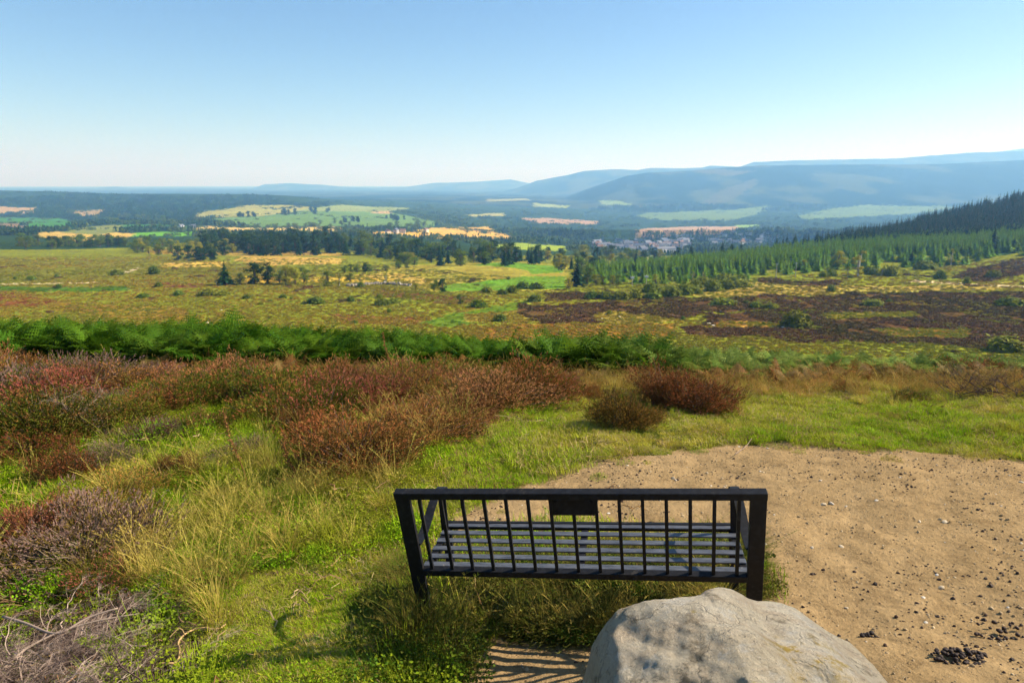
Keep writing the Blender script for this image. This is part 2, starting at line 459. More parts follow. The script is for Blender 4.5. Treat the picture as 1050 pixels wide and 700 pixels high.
# left hills
lc([(-300, 211), (40, 211.7), (37, 218), (-300, 221.6)], (178, 148, 100))
lc([(67, 215), (112, 214), (105, 219), (95, 222), (70, 220)], (165, 140, 90))
lc([(-300, 224), (60, 222), (70, 228), (67, 233), (33, 236), (25, 228), (-300, 228)], (75, 120, 45))
lc([(5, 225), (60, 222), (75, 229), (67, 234), (33, 236), (25, 228)], (75, 125, 50))
lc([(-300, 228), (24, 228), (28, 237), (-300, 238)], (130, 110, 80))
lc([(24, 228), (26, 228), (31, 237), (28, 237)], (200, 190, 170), .3)
lc([(35, 238), (57, 236), (117, 238), (140, 240), (127, 244), (80, 247), (43, 242)], (205, 170, 80))
lc([(80, 232), (123, 230), (140, 236), (100, 240), (60, 237)], (130, 135, 65))
lc([(123, 230), (203, 233), (200, 237), (127, 236)], (70, 115, 50))
lc([(137, 239), (205, 239), (200, 243), (133, 243)], (110, 165, 45))
lc([(200, 233), (350, 233), (348, 240), (203, 238)], (205, 175, 95))
lc([(207, 220), (260, 209), (317, 212), (330, 214), (300, 218), (233, 223), (205, 226)], (160, 155, 75))
lc([(233, 223), (350, 215), (392, 217), (463, 228), (450, 232), (270, 232), (213, 227)], (108, 136, 66))
lc([(375, 215), (397, 215), (399, 219), (380, 218)], (200, 165, 110))
lc([(300, 217), (350, 210), (420, 213), (400, 216), (350, 217)], (140, 150, 80))
lc([(372, 237), (417, 237), (447, 233), (503, 233), (507, 238), (527, 245), (497, 246.5), (440, 243), (383, 242)], (215, 170, 75))
lc([(493, 252), (537, 250), (580, 252), (580, 257), (537, 257)], (150, 165, 50))
lc([(535, 225), (557, 223), (613, 227), (610, 230), (555, 229)], (172, 142, 108))
lc([(650, 236), (700, 233), (757, 232), (750, 238), (700, 239), (647, 238)], (180, 148, 112), .8)
lc([(657, 221), (700, 218), (790, 212.5), (793, 216), (770, 222), (745, 226), (700, 227), (675, 227)], (106, 126, 66), 2)
lc([(817, 222), (847, 214), (892, 210.5), (957, 212), (975, 214), (940, 218), (892, 222.5), (830, 224)], (106, 126, 66), 2)
lc([(753, 231), (779, 231), (775, 234), (755, 233.5)], (140, 170, 80), .8)
lc([(741, 192), (769, 185), (774, 190), (731, 212), (716, 210)], (84, 84, 52), 4)
lc([(700, 177), (740, 174), (770, 177), (740, 181)], (90, 88, 54), 3)
lc([(547, 208), (583, 211), (580, 213), (547, 212)], (150, 160, 80), .8)
lc([(480, 220), (515, 219), (515, 222), (485, 222)], (165, 160, 90), .8)
lc([(500, 205), (540, 204), (545, 206), (500, 207)], (150, 150, 90), .8)
lc([(612, 205), (640, 206), (650, 210), (620, 210)], (130, 150, 80), .8)
# near hollow fields
lc([(380, 279), (400, 272), (520, 268), (580, 272), (583, 293), (577, 298), (517, 300), (440, 299), (400, 293), (383, 290)], (160, 146, 56))
lc([(483, 271), (520, 269), (577, 273), (577, 279), (547, 281), (540, 277)], (104, 140, 40), 1)
lc([(460, 292), (550, 283), (580, 283), (580, 296), (517, 298), (455, 299)], (108, 140, 42), 1)
lc([(350, 283), (395, 279), (460, 287), (440, 291), (360, 292)], (190, 160, 75))
# moor
MOOR = (128, 130, 38)
lc([(-400, 420), (-400, 256), (0, 256), (133, 254), (350, 254), (383, 262), (383, 292), (455, 299), (577, 298), (600, 290), (700, 285), (813, 281), (844, 274), (974, 272), (1002, 267), (1050, 258), (1500, 250), (1500, 420)], MOOR, .5)
LC.insert(len(LC) - 5, LC.pop())     # the moor lies under the hollow's fields
lc([(-300, 262), (120, 263), (300, 275), (430, 290), (430, 300), (-300, 290)], (118, 114, 40), 4)
lc([(163, 271), (233, 269), (230, 275), (165, 275)], (200, 165, 75))
lc([(250, 262), (350, 265), (350, 271), (280, 272), (240, 267)], (195, 160, 75))
lc([(150, 256), (280, 258), (350, 259), (350, 263), (150, 262)], (175, 145, 60))
lc([(250, 283), (400, 285), (400, 290), (250, 289)], (190, 155, 60))
lc([(150, 291), (220, 292), (205, 296), (150, 296)], (120, 75, 50), 1.5)
lc([(-300, 294), (135, 293), (130, 298), (-300, 298)], (80, 105, 32))
lc([(-300, 297), (35, 300), (70, 309), (33, 314), (-300, 320)], (120, 70, 38), 2)
lc([(60, 307), (120, 312), (190, 318), (190, 332), (120, 326), (50, 315)], (140, 112, 42), 3)
lc([(0, 290.5), (100, 288.5), (100, 289.6), (0, 291.8)], (200, 180, 130), .5)
lc([(118, 281), (133, 276.5), (140, 274.5), (142, 275.5), (135, 278), (121, 282.5)], (200, 180, 140), .3)
lc([(380, 296), (450, 300), (500, 306), (480, 312), (380, 303)], (105, 80, 42), 2.5)
lc([(340, 322), (440, 325), (440, 332), (350, 331)], (125, 85, 45), 2)
lc([(430, 330), (520, 312), (545, 310), (530, 320), (470, 336)], (95, 115, 32), 2)
lc([(490, 337), (560, 331), (690, 333), (690, 346), (490, 350)], (140, 100, 40), 2.5)
lc([(480, 322), (560, 318), (700, 320), (700, 324), (480, 330)], (140, 122, 50), 1.5)
HB = (92, 68, 40)
HEATH = [
    [(540, 314), (620, 309), (700, 307), (720, 322), (690, 330), (650, 330), (560, 331), (530, 322)],
    [(779, 289), (864, 286), (855, 296), (779, 296)],
    [(700, 309), (837, 302), (1300, 296), (1300, 330), (1050, 327), (800, 322), (700, 320)],
    [(720, 322), (1300, 327), (1300, 362), (1050, 359), (870, 351), (700, 345), (690, 338), (720, 336)],
    [(974, 277), (1050, 265), (1300, 255), (1300, 285), (1050, 281), (1000, 290), (960, 285)],
    [(560, 300), (640, 298), (650, 305), (560, 308)]]
for h in HEATH: lc(h, HB, 4.5)
lc([(700, 301), (768, 291), (923, 294), (1043, 289), (1025, 297), (854, 301), (720, 306)], (170, 148, 66), 2)
lc([(640, 300), (700, 296), (760, 290), (760, 296), (700, 303)], (160, 142, 62), 2)
lc([(847, 321), (936, 319), (933, 325), (850, 328)], (125, 115, 38), 1.5)
lc([(738, 329), (799, 332), (798, 337), (720, 336)], (170, 128, 52), 1)
lc([(890, 337), (995, 338), (988, 348), (920, 347)], (125, 95, 40), 2)
lc([(930, 287), (1000, 291), (1050, 293), (1050, 295), (1000, 293.5), (930, 289)], (215, 190, 140), .4)
lc([(600, 322), (640, 318), (700, 330), (660, 333), (610, 329)], (140, 122, 50), 2)

def cover(X, Y, Z):
    px, py = project(X, Y, Z)
    n = len(X)
    col = np.zeros((n, 4)); col[:, :3] = S(*MOOR)
    far = Y > 60
    r = np.hypot(X, Y)
    s = np.maximum(r, 1) / 22.
    wx = fbm(X / s * .9, Y / (s * 5), 51, 3) * 2; wy = fbm(X / s * .9 + 55, Y / (s * 5), 57, 3) * 2
    gj = np.random.default_rng(3); jx = gj.normal(0, 1.6, n); jy = gj.normal(0, .35, n)
    for poly, c, wob in LC:
        xs = [p[0] for p in poly]; ys = [p[1] for p in poly]
        cand = far & (px > min(xs) - 20) & (px < max(xs) + 20) & (py > min(ys) - 8) & (py < max(ys) + 8)
        ii = np.nonzero(cand)[0]
        if not len(ii): continue
        m = inpoly(px[ii] + wx[ii] * (wob + .4) * 7 + jx[ii] * min(wob, 1), py[ii] + wy[ii] * (wob + .3) * 1.5 + jy[ii] * min(wob, 1), poly)
        col[ii[m], :3] = c
    # hidden land behind crests, high hills: wooded
    hid = far & (Y > 4700) & (py < 214)
    hc = np.array(S(72, 80, 46)); hw = np.array(S(26, 44, 24))
    f = sstep(-.02, .16, fbm(X / 300., Y / 450., 71, 5))[:, None]
    hill = hc * f + hw * (1 - f)
    keep = hid & (np.abs(col[:, :3] - np.array(S(*W_))).sum(1) < 1e-6)
    col[keep, :3] = hill[keep]
    # behind the eye and close by
    nr = ~far
    turf = np.array(S(88, 98, 30)); straw = np.array(S(120, 105, 55)); peat = np.array(S(58, 45, 28)); dirt = np.array(S(185, 150, 98))
    f = sstep(-.12, .2, fbm(X * .8, Y * .8, 61, 3))[:, None]
    base = turf * (1 - f) + straw * f
    hm = sstep(-.05, .12, fbm(X * .7 + 4, Y * .7, 63, 3)) * (px < 480) * (py > 300)
    base = base * (1 - hm[:, None] * .75) + peat * hm[:, None] * .75
    dd = inpoly(px + 30 * fbm(X * 3, Y * 3, 66, 2), py, P_DEAD)[:, None]
    base = np.where(dd, peat * .8, base)
    col[nr, :3] = base[nr]
    d = nr & dirt_mask(px, py, X, Y)
    col[d, :3] = dirt; col[d, 3] = 1
    col[~d, 3] = 0
    return col

# ------------------------------------------------------------------ the ground sheet
azf = np.arange(-41, 41.01, .13); azs = np.concatenate([np.arange(-180, -41.5, 3.2), azf, np.arange(42, 180, 3.2)])
rings = np.concatenate([np.exp(np.linspace(math.log(.25), math.log(1.3), 14))[:-1], np.exp(np.linspace(math.log(1.3), math.log(15), 330))[:-1], np.exp(np.linspace(math.log(15), math.log(110), 70))[:-1], np.exp(np.linspace(math.log(110), math.log(8000), 760))[:-1], np.exp(np.linspace(math.log(8000), math.log(28000), 120))])
A = np.radians(azs)
RR, AA = np.meshgrid(rings, A, indexing='ij')
X = (RR * np.sin(AA)).ravel(); Y = (RR * np.cos(AA)).ravel()
Z = ground_z(X, Y)
r_ = np.hypot(X, Y)
C4 = cover(X, Y, Z)
isd = C4[:, 3]
Z = Z + np.where(r_ < 15, .013 * fbm(X * 14, Y * 14, 77, 4) * (1 + (1 - isd)) + .045 * fbm(X * 4, Y * 4, 78, 3) * (1 - .5 * isd), 0)
nr_, na_ = len(rings), len(azs)
V = np.concatenate([np.stack([X, Y, Z], 1), [[0, 0, float(ground_z(0., 0.))]]])
i = np.arange(nr_ - 1)[:, None] * na_; j = np.arange(na_)[None, :]; j2 = (j + 1) % na_
q = np.stack([i + j, i + na_ + j, i + na_ + j2, i + j2], -1).reshape(-1, 4)
cidx = nr_ * na_
t = np.stack([np.full(na_, cidx), np.arange(na_), (np.arange(na_) + 1) % na_], 1)
gm, nt, ns, ln = new_mat('moor_and_field_ground')
at = N(nt, 'ShaderNodeAttribute', attribute_name='cover')
geo = N(nt, 'ShaderNodeNewGeometry')
cd = N(nt, 'ShaderNodeVectorMath', operation='LENGTH'); ln.new(geo.outputs['Position'], cd.inputs[0]); dist = cd.outputs['Value']
pos = geo.outputs['Position']
col = at.outputs['Color']
# nearby earth: grains, damp spots, small stones
n1 = noise(nt, pos, 3, 5, .65); n2 = noise(nt, pos, 38, 5, .78); n3 = noise(nt, pos, 9, 4, .6)
vo = N(nt, 'ShaderNodeTexVoronoi'); vo.inputs['Scale'].default_value = 60; ln.new(pos, vo.inputs['Vector'])
dcol = mixc(nt, rmap(nt, n1, .3, .7), S(180, 150, 106), S(138, 113, 77))
dcol = mixc(nt, rmap(nt, n3, .5, .75), dcol, S(108, 86, 58))
dcol = mixc(nt, rmap(nt, n2, .35, .65, 0, .55), dcol, S(188, 158, 112))
dcol = mixc(nt, rmap(nt, n2, .58, .70, 0, .8), dcol, S(92, 66, 42))
near = mixc(nt, at.outputs['Alpha'], mixc(nt, rmap(nt, n2, .4, .7, 0, .7), col, S(60, 50, 28)), dcol)
# wide land: mottling at three sizes
m1 = noise(nt, pos, .35, 3, .6); m2 = noise(nt, pos, .06, 4, .65); m3 = noise(nt, pos, .008, 4, .6)
hs = N(nt, 'ShaderNodeHueSaturation'); ln.new(col, hs.inputs['Color'])
val = mth(nt, 'MULTIPLY', rmap(nt, m1, .3, .7, .72, 1.2), mth(nt, 'MULTIPLY', rmap(nt, m2, .3, .7, .75, 1.22), rmap(nt, m3, .3, .7, .85, 1.12)))
ln.new(val, hs.inputs['Value']); ln.new(rmap(nt, m2, .3, .7, .48, .52), hs.inputs['Hue'])
kk = rmap(nt, dist, 14, 40)
fin = mixc(nt, kk, near, hs.outputs[0])
bs = N(nt, 'ShaderNodeBsdfPrincipled'); bs.inputs['Roughness'].default_value = 1; bs.inputs['Specular IOR Level'].default_value = 0
ln.new(fin, bs.inputs['Base Color'])
bp = N(nt, 'ShaderNodeBump'); bp.inputs['Strength'].default_value = .8; bp.inputs['Distance'].default_value = .03
ln.new(mth(nt, 'ADD', n2, mth(nt, 'MULTIPLY', n1, 2.)), bp.inputs['Height'])
bp2 = N(nt, 'ShaderNodeBump'); bp2.inputs['Strength'].default_value = 1.0; bp2.inputs['Distance'].default_value = 2.0
ln.new(mth(nt, 'MULTIPLY', mth(nt, 'ADD', m1, mth(nt, 'MULTIPLY', m2, 3.)), kk), bp2.inputs['Height']); ln.new(bp.outputs[0], bp2.inputs['Normal'])
ln.new(bp2.outputs[0], bs.inputs['Normal'])
out = N(nt, 'ShaderNodeOutputMaterial'); ln.new(bs.outputs[0], out.inputs[0])
mb = MB(); mb.add(V, q, t)
me = mb.mesh('ground', gm, True)
ca = me.attributes.new('cover', 'FLOAT_COLOR', 'POINT')
ca.data.foreach_set('color', np.concatenate([C4, C4[:1]]).astype(np.float32).ravel())
ground = tag(link('ground', me), 'moor, fields and hills', None, None, 'structure')

# ------------------------------------------------------------------ bench
def metal_black():
    m, nt, ns, ln = new_mat('weathered_black_paint')
    tc = N(nt, 'ShaderNodeTexCoord')
    n1 = noise(nt, tc.outputs['Object'], 35, 5, .7); n2 = noise(nt, tc.outputs['Object'], 7, 3, .6)
    c = mixc(nt, rmap(nt, n1, .45, .7), (.006, .006, .007), (.016, .016, .018))
    c = mixc(nt, rmap(nt, mth(nt, 'MULTIPLY', n1, n2), .34, .42), c, (.03, .026, .022))
    b = N(nt, 'ShaderNodeBsdfPrincipled'); ln.new(c, b.inputs['Base Color'])
    ln.new(rmap(nt, n2, .3, .7, .5, .7), b.inputs['Roughness']); b.inputs['Specular IOR Level'].default_value = .22
    bp = N(nt, 'ShaderNodeBump'); bp.inputs['Strength'].default_value = .25; bp.inputs['Distance'].default_value = .002; ln.new(n1, bp.inputs['Height']); ln.new(bp.outputs[0], b.inputs['Normal'])
    o = N(nt, 'ShaderNodeOutputMaterial'); ln.new(b.outputs[0], o.inputs[0]); return m
def slat_paint():
    m, nt, ns, ln = new_mat('dusty_slat_paint_with_glints')
    tc = N(nt, 'ShaderNodeTexCoord')
    mp = N(nt, 'ShaderNodeMapping'); mp.inputs['Scale'].default_value = (1, 6, 6); ln.new(tc.outputs['Object'], mp.inputs[0])
    n1 = noise(nt, mp.outputs[0], 14, 5, .7); n2 = noise(nt, tc.outputs['Object'], 60, 3, .6)
    c = mixc(nt, rmap(nt, n1, .35, .65), (.032, .035, .042), (.11, .115, .128))  # lighter blue-grey puts the slats' glints and highlights into the colour
    c = mixc(nt, rmap(nt, n2, .66, .74), c, (.22, .20, .16))
    b = N(nt, 'ShaderNodeBsdfPrincipled'); ln.new(c, b.inputs['Base Color']); b.inputs['Roughness'].default_value = .5
    o = N(nt, 'ShaderNodeOutputMaterial'); ln.new(b.outputs[0], o.inputs[0]); return m
MBLK = metal_black(); MSLAT = slat_paint()
def bevel(o, w=.0025):
    md = o.modifiers.new('edge', 'BEVEL'); md.width = w; md.segments = 2; md.limit_method = 'ANGLE'
bench = empty('bench', (0.2874, 2.6211, -1.636)); bench.rotation_euler = (.0012, -.0758, -.1609)
tag(bench, 'black metal slatted bench with railed back, facing the valley in front of the boulder', 'bench')
HBK, LEAN, SDP, WS = .4311, .0832, .4461, 1.4226
la = math.atan2(LEAN, HBK)
rl = np.array([[1, 0, 0], [0, math.cos(la), -math.sin(la)], [0, math.sin(la), math.cos(la)]])     # tilts +z towards -y
def bk(t, y=0):                                   # point up the back, t metres along it
    return np.array([0, -math.sin(la) * t + math.cos(la) * y, math.cos(la) * t + math.sin(la) * y])
LB = math.hypot(HBK, LEAN)
f = MB()
box(f, bk(LB - .016), (1.5, .040, .032), 0, rl)                             # top rail
box(f, bk(.012), (1.376, .034, .030), 0, rl)                                # bottom rail
for s in (-1, 1):
    c = bk(LB / 2 - .1 - .018); c[0] = s * (.75 - .031)
    box(f, c, (.062, .026, LB + .2 - .036 + .004), 0, rl)                   # flat posts
o = link('back_frame', f.mesh('back_frame', MBLK), bench); bevel(o)
sp = .0925
f = MB()
for i in range(15):
    x = (i - 7) * sp
    top = LB - .033; bot = .028
    if i == 7: top = LB - .033 - .083
    c = bk((top + bot) / 2); c[0] = x
    box(f, c, (.0135, .0135, top - bot), 0, rl)
o = link('back_bars', f.mesh('back_bars', MBLK), bench)
f = MB(); c = bk(LB - .033 - .042); c[0] = 0
box(f, c - bk(0, .001), (2 * sp - .014, .012, .082), 0, rl)
plq = link('plaque_holder', f.mesh('plaque_holder', MBLK), bench); bevel(plq, .0015)
f = MB()
for sx in (-1, 1):
    for sz in (-1, 1):
        c = bk(LB - .075 + sz * .026, -.008); c[0] = sx * .072
        f = MB(); tube(f, [c, c + bk(0, -.004)], .005, 8); link('bolt', f.mesh('bolt', MBLK), plq)
# seat slats
f = MB()
ys = np.linspace(.062, SDP - .018, 6)
for k, yy in enumerate(ys):
    box(f, (0, yy, .006 - .004 * math.sin(math.pi * k / 5)), (WS - .01, .036, .007))
o = link('seat', f.mesh('seat', MSLAT), bench); bevel(o, .0015)
f = MB()
for s in (-1, 1):
    box(f, (s * (WS / 2 - .02), SDP / 2 + .018, -.020), (.032, SDP - .06, .036))
box(f, (0, SDP / 2 + .02, -.019), (.03, SDP - .06, .034))
box(f, (0, SDP + .006, -.006), (WS + .01, .022, .040))
o = link('seat_frame', f.mesh('seat_frame', MBLK), bench); bevel(o)
for s in (-1, 1):                                                           # arms: flat strap that dips and curls
    pts = [(-.038, .155), (.03, .150), (.09, .155), (.16, .175), (.23, .205), (.30, .222), (.36, .226), (.42, .218), (.455, .196), (.462, .168), (.450, .150)]
    P = np.array(pts); 
    # smooth
    tt = np.linspace(0, len(P) - 1, 40); Q = np.stack([np.interp(tt, range(len(P)), P[:, k]) for k in (0, 1)], 1)
    kk_ = np.array([1, 2, 3, 2, 1.]) / 9; Qs = np.stack([np.convolve(np.pad(Q[:, k], 2, 'edge'), kk_, 'valid') for k in (0, 1)], 1)
    f = MB(); V_ = []; n = len(Qs); wd = .040; th = .007
    for i in range(n):
        d = Qs[min(i + 1, n - 1)] - Qs[max(i - 1, 0)]; d /= np.linalg.norm(d); nn = np.array([-d[1], d[0]])
        for (a, b) in ((-1, -1), (1, -1), (1, 1), (-1, 1)):
            pz = Qs[i] + nn * b * th / 2
            V_.append((s * (WS / 2 - .012) + a * wd / 2, pz[0], pz[1]))
    qd = [(i * 4 + k, i * 4 + (k + 1) % 4, (i + 1) * 4 + (k + 1) % 4, (i + 1) * 4 + k) for i in range(n - 1) for k in range(4)] + [(0, 3, 2, 1), (n * 4 - 4, n * 4 - 3, n * 4 - 2, n * 4 - 1)]
    f.add(V_, qd); link('armrest', f.mesh('armrest', MBLK), bench)
    f = MB(); box(f, (s * (WS / 2 - .012), .405, .10), (.038, .012, .225)); box(f, (s * (WS / 2 - .012), SDP - .01, -.235), (.042, .030, .47))
    o = link('leg', f.mesh('leg', MBLK), bench); bevel(o)
    f = MB(); box(f, (s * (.75 - .031), .030, -.315), (.060, .028, .33)); 
    o = link('leg', f.mesh('leg', MBLK), bench); bevel(o)

# ------------------------------------------------------------------ boulder
def build_boulder():
    import bmesh
    bm = bmesh.new(); bmesh.ops.create_icosphere(bm, subdivisions=7, radius=1)
    D = np.array([v.co[:] for v in bm.verts])
    planes = [((-.96, -.12, .22), .50), ((-.45, -.1, .9), .50), ((-.12, .05, 1), .50), ((.42, .1, .92), .50), ((.68, .0, .72), .60), ((.9, .1, .3), .78), ((-.02, -1, .55), .50), ((-.72, -.6, .25), .60), ((.45, -.85, .6), .54), ((-.1, .95, .35), .42), ((.6, .8, .2), .52), ((-.6, .8, .3), .46), ((0, 0, -1), .5), ((.15, -.55, .85), .53)]
    gp = np.random.default_rng(12)
    for k in range(46):
        n_ = gp.normal(size=3); n_[2] = abs(n_[2]) * .8; n_ /= np.linalg.norm(n_)
        planes.append((tuple(n_), float(gp.uniform(.505, .57) + .06 * max(n_[0], 0))))
    acc = np.zeros(len(D))
    p = 70.
    for nrm, d in planes:
        nrm = np.array(nrm); nrm = nrm / np.linalg.norm(nrm)
        acc += np.maximum(D @ nrm, 0) ** p / d ** p
    rad = acc ** (-1 / p)
    P = D * rad[:, None]
    def n3(P, s, sd): return (fbm(P[:, 0] * s + P[:, 2] * s * .7, P[:, 1] * s - P[:, 2] * s * .6, sd, 4) + fbm(P[:, 2] * s, P[:, 0] * s + P[:, 1] * s * .8, sd + 7, 4))
    # layered rock: ridges that run down to the right
    lay = P[:, 0] * .55 + P[:, 2] * .9 + P[:, 1] * .15
    P = P + D * (.060 * n3(P, 2.3, 80) + .018 * n3(P, 6, 84) + .009 * n3(P, 15, 88) + .003 * n3(P, 40, 93))[:, None]
    P = P + D * (.012 * np.abs(((lay * 7 + 1.5 * n3(P, 2, 95)) % 1) - .5) * (P[:, 0] > -.1))[:, None]
    prof = np.array([(-.52, -.6), (-.455, -.36), (-.425, -.17), (-.387, -.09), (-.284, -.03), (-.18, -.012), (-.094, 0), (-.04, -.008), (.01, -.032), (.053, -.062), (.10, -.056), (.155, -.055), (.20, -.075), (.243, -.11), (.30, -.15), (.36, -.19), (.40, -.25), (.434, -.31), (.55, -.5)])
    xb = np.linspace(-.55, .6, 47); idx = np.clip(np.searchsorted(xb, P[:, 0]), 0, 46)
    h0 = np.array([P[idx == i, 2].max() if (idx == i).any() else .1 for i in range(47)]); h0 = np.convolve(np.pad(h0, 2, 'edge'), np.ones(5) / 5, 'valid')
    hx = np.maximum(.52 + np.interp(xb, prof[:, 0], prof[:, 1]), .05)
    fac = np.interp(P[:, 0], xb, hx / np.maximum(h0, .08))
    P[:, 2] = np.where(P[:, 2] > 0, P[:, 2] * np.clip(fac, .3, 1.8), P[:, 2])
    for v, c in zip(bm.verts, P): v.co = c
    for f_ in bm.faces: f_.smooth = True
    me = bpy.data.meshes.new('boulder'); bm.to_mesh(me); bm.free()
    m, nt, ns, ln = new_mat('lichened_granite')
    tc = N(nt, 'ShaderNodeTexCoord'); ob = tc.outputs['Object']
    a = noise(nt, ob, 2.2, 5, .6); b = noise(nt, ob, 8, 10, .72); c_ = noise(nt, ob, 55, 8, .8); d = noise(nt, ob, 4.2, 4, .65)
    mp = N(nt, 'ShaderNodeMapping'); mp.inputs['Rotation'].default_value = (0, R(-35), 0); mp.inputs['Scale'].default_value = (1.2, 5, 14); ln.new(ob, mp.inputs[0])
    st = noise(nt, mp.outputs[0], 1.6, 5, .65)
    col = mixc(nt, rmap(nt, a, .35, .65), (.66, .55, .37), (.78, .70, .54))
    col = mixc(nt, rmap(nt, st, .45, .7, 0, .6), col, (.52, .37, .23))
    col = mixc(nt, rmap(nt, b, .56, .63, 0, .75), col, (.27, .21, .13))
    col = mixc(nt, rmap(nt, b, .46, .36, 0, .7), col, (.74, .70, .60))
    col = mixc(nt, rmap(nt, c_, .57, .66, 0, .8), col, (.15, .12, .08))
    col = mixc(nt, rmap(nt, d, .66, .71, 0, .8), col, (.50, .36, .05))
    # moss and black lichen low on the near side
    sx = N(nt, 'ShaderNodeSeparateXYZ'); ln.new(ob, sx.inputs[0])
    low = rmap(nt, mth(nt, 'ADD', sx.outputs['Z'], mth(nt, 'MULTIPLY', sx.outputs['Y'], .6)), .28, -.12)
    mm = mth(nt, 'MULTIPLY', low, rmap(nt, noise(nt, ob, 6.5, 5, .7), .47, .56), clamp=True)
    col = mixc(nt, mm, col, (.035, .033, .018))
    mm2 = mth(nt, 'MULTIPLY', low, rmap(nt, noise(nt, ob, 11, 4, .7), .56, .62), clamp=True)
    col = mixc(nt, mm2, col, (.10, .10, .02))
    def spot(col, c, r, colr, nz, lo, hi):
        dv = N(nt, 'ShaderNodeVectorMath', operation='DISTANCE'); ln.new(ob, dv.inputs[0]); dv.inputs[1].default_value = c
        k = mth(nt, 'MULTIPLY', rmap(nt, dv.outputs['Value'], r, r * .3), rmap(nt, nz, lo, hi), clamp=True)
        return mixc(nt, k, col, colr)
    nzz = noise(nt, ob, 16, 8, .75)
    dn = N(nt, 'ShaderNodeTexNoise'); dn.inputs['Scale'].default_value = 5; dn.inputs['Detail'].default_value = 6; ln.new(ob, dn.inputs['Vector'])
    va = N(nt, 'ShaderNodeVectorMath', operation='SCALE'); va.inputs['Scale'].default_value = .35; ln.new(dn.outputs['Color'], va.inputs[0])
    vb = N(nt, 'ShaderNodeVectorMath', operation='ADD'); ln.new(ob, vb.inputs[0]); ln.new(va.outputs[0], vb.inputs[1])
    vor = N(nt, 'ShaderNodeTexVoronoi', feature='DISTANCE_TO_EDGE'); vor.inputs['Scale'].default_value = 3.4; ln.new(vb.outputs[0], vor.inputs['Vector'])
    crack = rmap(nt, vor.outputs['Distance'], .0, .016, 1, 0)
    crack = mth(nt, 'MULTIPLY', crack, rmap(nt, nzz, .38, .52), clamp=True)
    col = mixc(nt, mth(nt, 'MULTIPLY', crack, .35), col, (.07, .055, .035))
    col = spot(col, (.10, -.12, .42), .16, (.50, .33, .04), nzz, .50, .58)
    col = spot(col, (.02, -.36, .22), .20, (.045, .048, .012), nzz, .44, .54)
    col = spot(col, (.33, -.25, .20), .17, (.07, .06, .02), nzz, .48, .56)
    col = spot(col, (-.34, -.30, .30), .26, (.05, .047, .03), nzz, .50, .57)
    col = spot(col, (-.16, -.40, .15), .20, (.62, .62, .66), nzz, .46, .56)
    bs = N(nt, 'ShaderNodeBsdfPrincipled'); ln.new(col, bs.inputs['Base Color']); bs.inputs['Roughness'].default_value = .9; bs.inputs['Specular IOR Level'].default_value = .15
    bp = N(nt, 'ShaderNodeBump'); bp.inputs['Strength'].default_value = 1; bp.inputs['Distance'].default_value = .035
    ln.new(mth(nt, 'ADD', mth(nt, 'MULTIPLY', mth(nt, 'SUBTRACT', b, mth(nt, 'MULTIPLY', crack, .12)), 3.2), mth(nt, 'ADD', mth(nt, 'MULTIPLY', c_, 1.2), mth(nt, 'MULTIPLY', st, 1.0))), bp.inputs['Height']); ln.new(bp.outputs[0], bs.inputs['Normal'])
    o = N(nt, 'ShaderNodeOutputMaterial'); ln.new(bs.outputs[0], o.inputs[0])
    me.materials.append(m)
    ob_ = link('boulder', me); return ob_
boulder = build_boulder(); boulder.location = (.70, 1.72, -1.71); boulder.scale = (1.06, .82, 1)
tag(boulder, 'large pale lichen-spotted boulder behind the bench', 'boulder')
# ------------------------------------------------------------------ fast look-ups on the finished sheet
ZG = Z.reshape(nr_, na_); LR = np.log(rings)
def _grid(X, Y):
    r = np.maximum(np.hypot(X, Y), rings[0]); a = np.degrees(np.arctan2(X, Y))
    ri = np.clip(np.searchsorted(rings, r) - 1, 0, nr_ - 2); rf = np.clip((r - rings[ri]) / (rings[ri + 1] - rings[ri]), 0, 1)
    ai = np.clip(np.searchsorted(azs, a) - 1, 0, na_ - 2); af = np.clip((a - azs[ai]) / (azs[ai + 1] - azs[ai]), 0, 1)
    return ri, rf, ai, af
def ground_z(X, Y):
    ri, rf, ai, af = _grid(np.asarray(X, float), np.asarray(Y, float))
    return (ZG[ri, ai] * (1 - rf) + ZG[ri + 1, ai] * rf) * (1 - af) + (ZG[ri, ai + 1] * (1 - rf) + ZG[ri + 1, ai + 1] * rf) * af
def at_px(px, py):
    px = np.atleast_1d(np.asarray(px, float)); py = np.atleast_1d(np.asarray(py, float))
    out = np.full((len(px), 3), np.nan)
    for i0 in range(0, len(px), 4000):
        a = (px[i0:i0 + 4000] - 525) / FPX; v = (py[i0:i0 + 4000] - 350) / FPX
        dy = CP - SP * v; dz = -SP - CP * v
        hyp = np.hypot(a, dy); s = dz / hyp; az = np.degrees(np.arctan2(a, dy))
        ai = np.clip(np.searchsorted(azs, az) - 1, 0, na_ - 2); af = (az - azs[ai]) / (azs[ai + 1] - azs[ai])
        G = ZG[:, ai] * (1 - af) + ZG[:, ai + 1] * af                  # rings x points
        below = (s[None, :] * rings[:, None]) < G
        below[rings < 1.2, :] = False
        j = np.argmax(below, 0); ok = below.any(0) & (j > 0); jj = np.maximum(j, 1); ii = np.arange(len(j))
        d0 = s * rings[jj - 1] - G[jj - 1, ii]; d1 = s * rings[jj] - G[jj, ii]
        f = np.clip(d0 / (d0 - d1 + 1e-9), 0, 1); r = rings[jj - 1] * (1 - f) + rings[jj] * f
        P = np.stack([r * a / hyp, r * dy / hyp, G[jj - 1, ii] * (1 - f) + G[jj, ii] * f], 1); P[~ok] = np.nan
        out[i0:i0 + 4000] = P
    return out
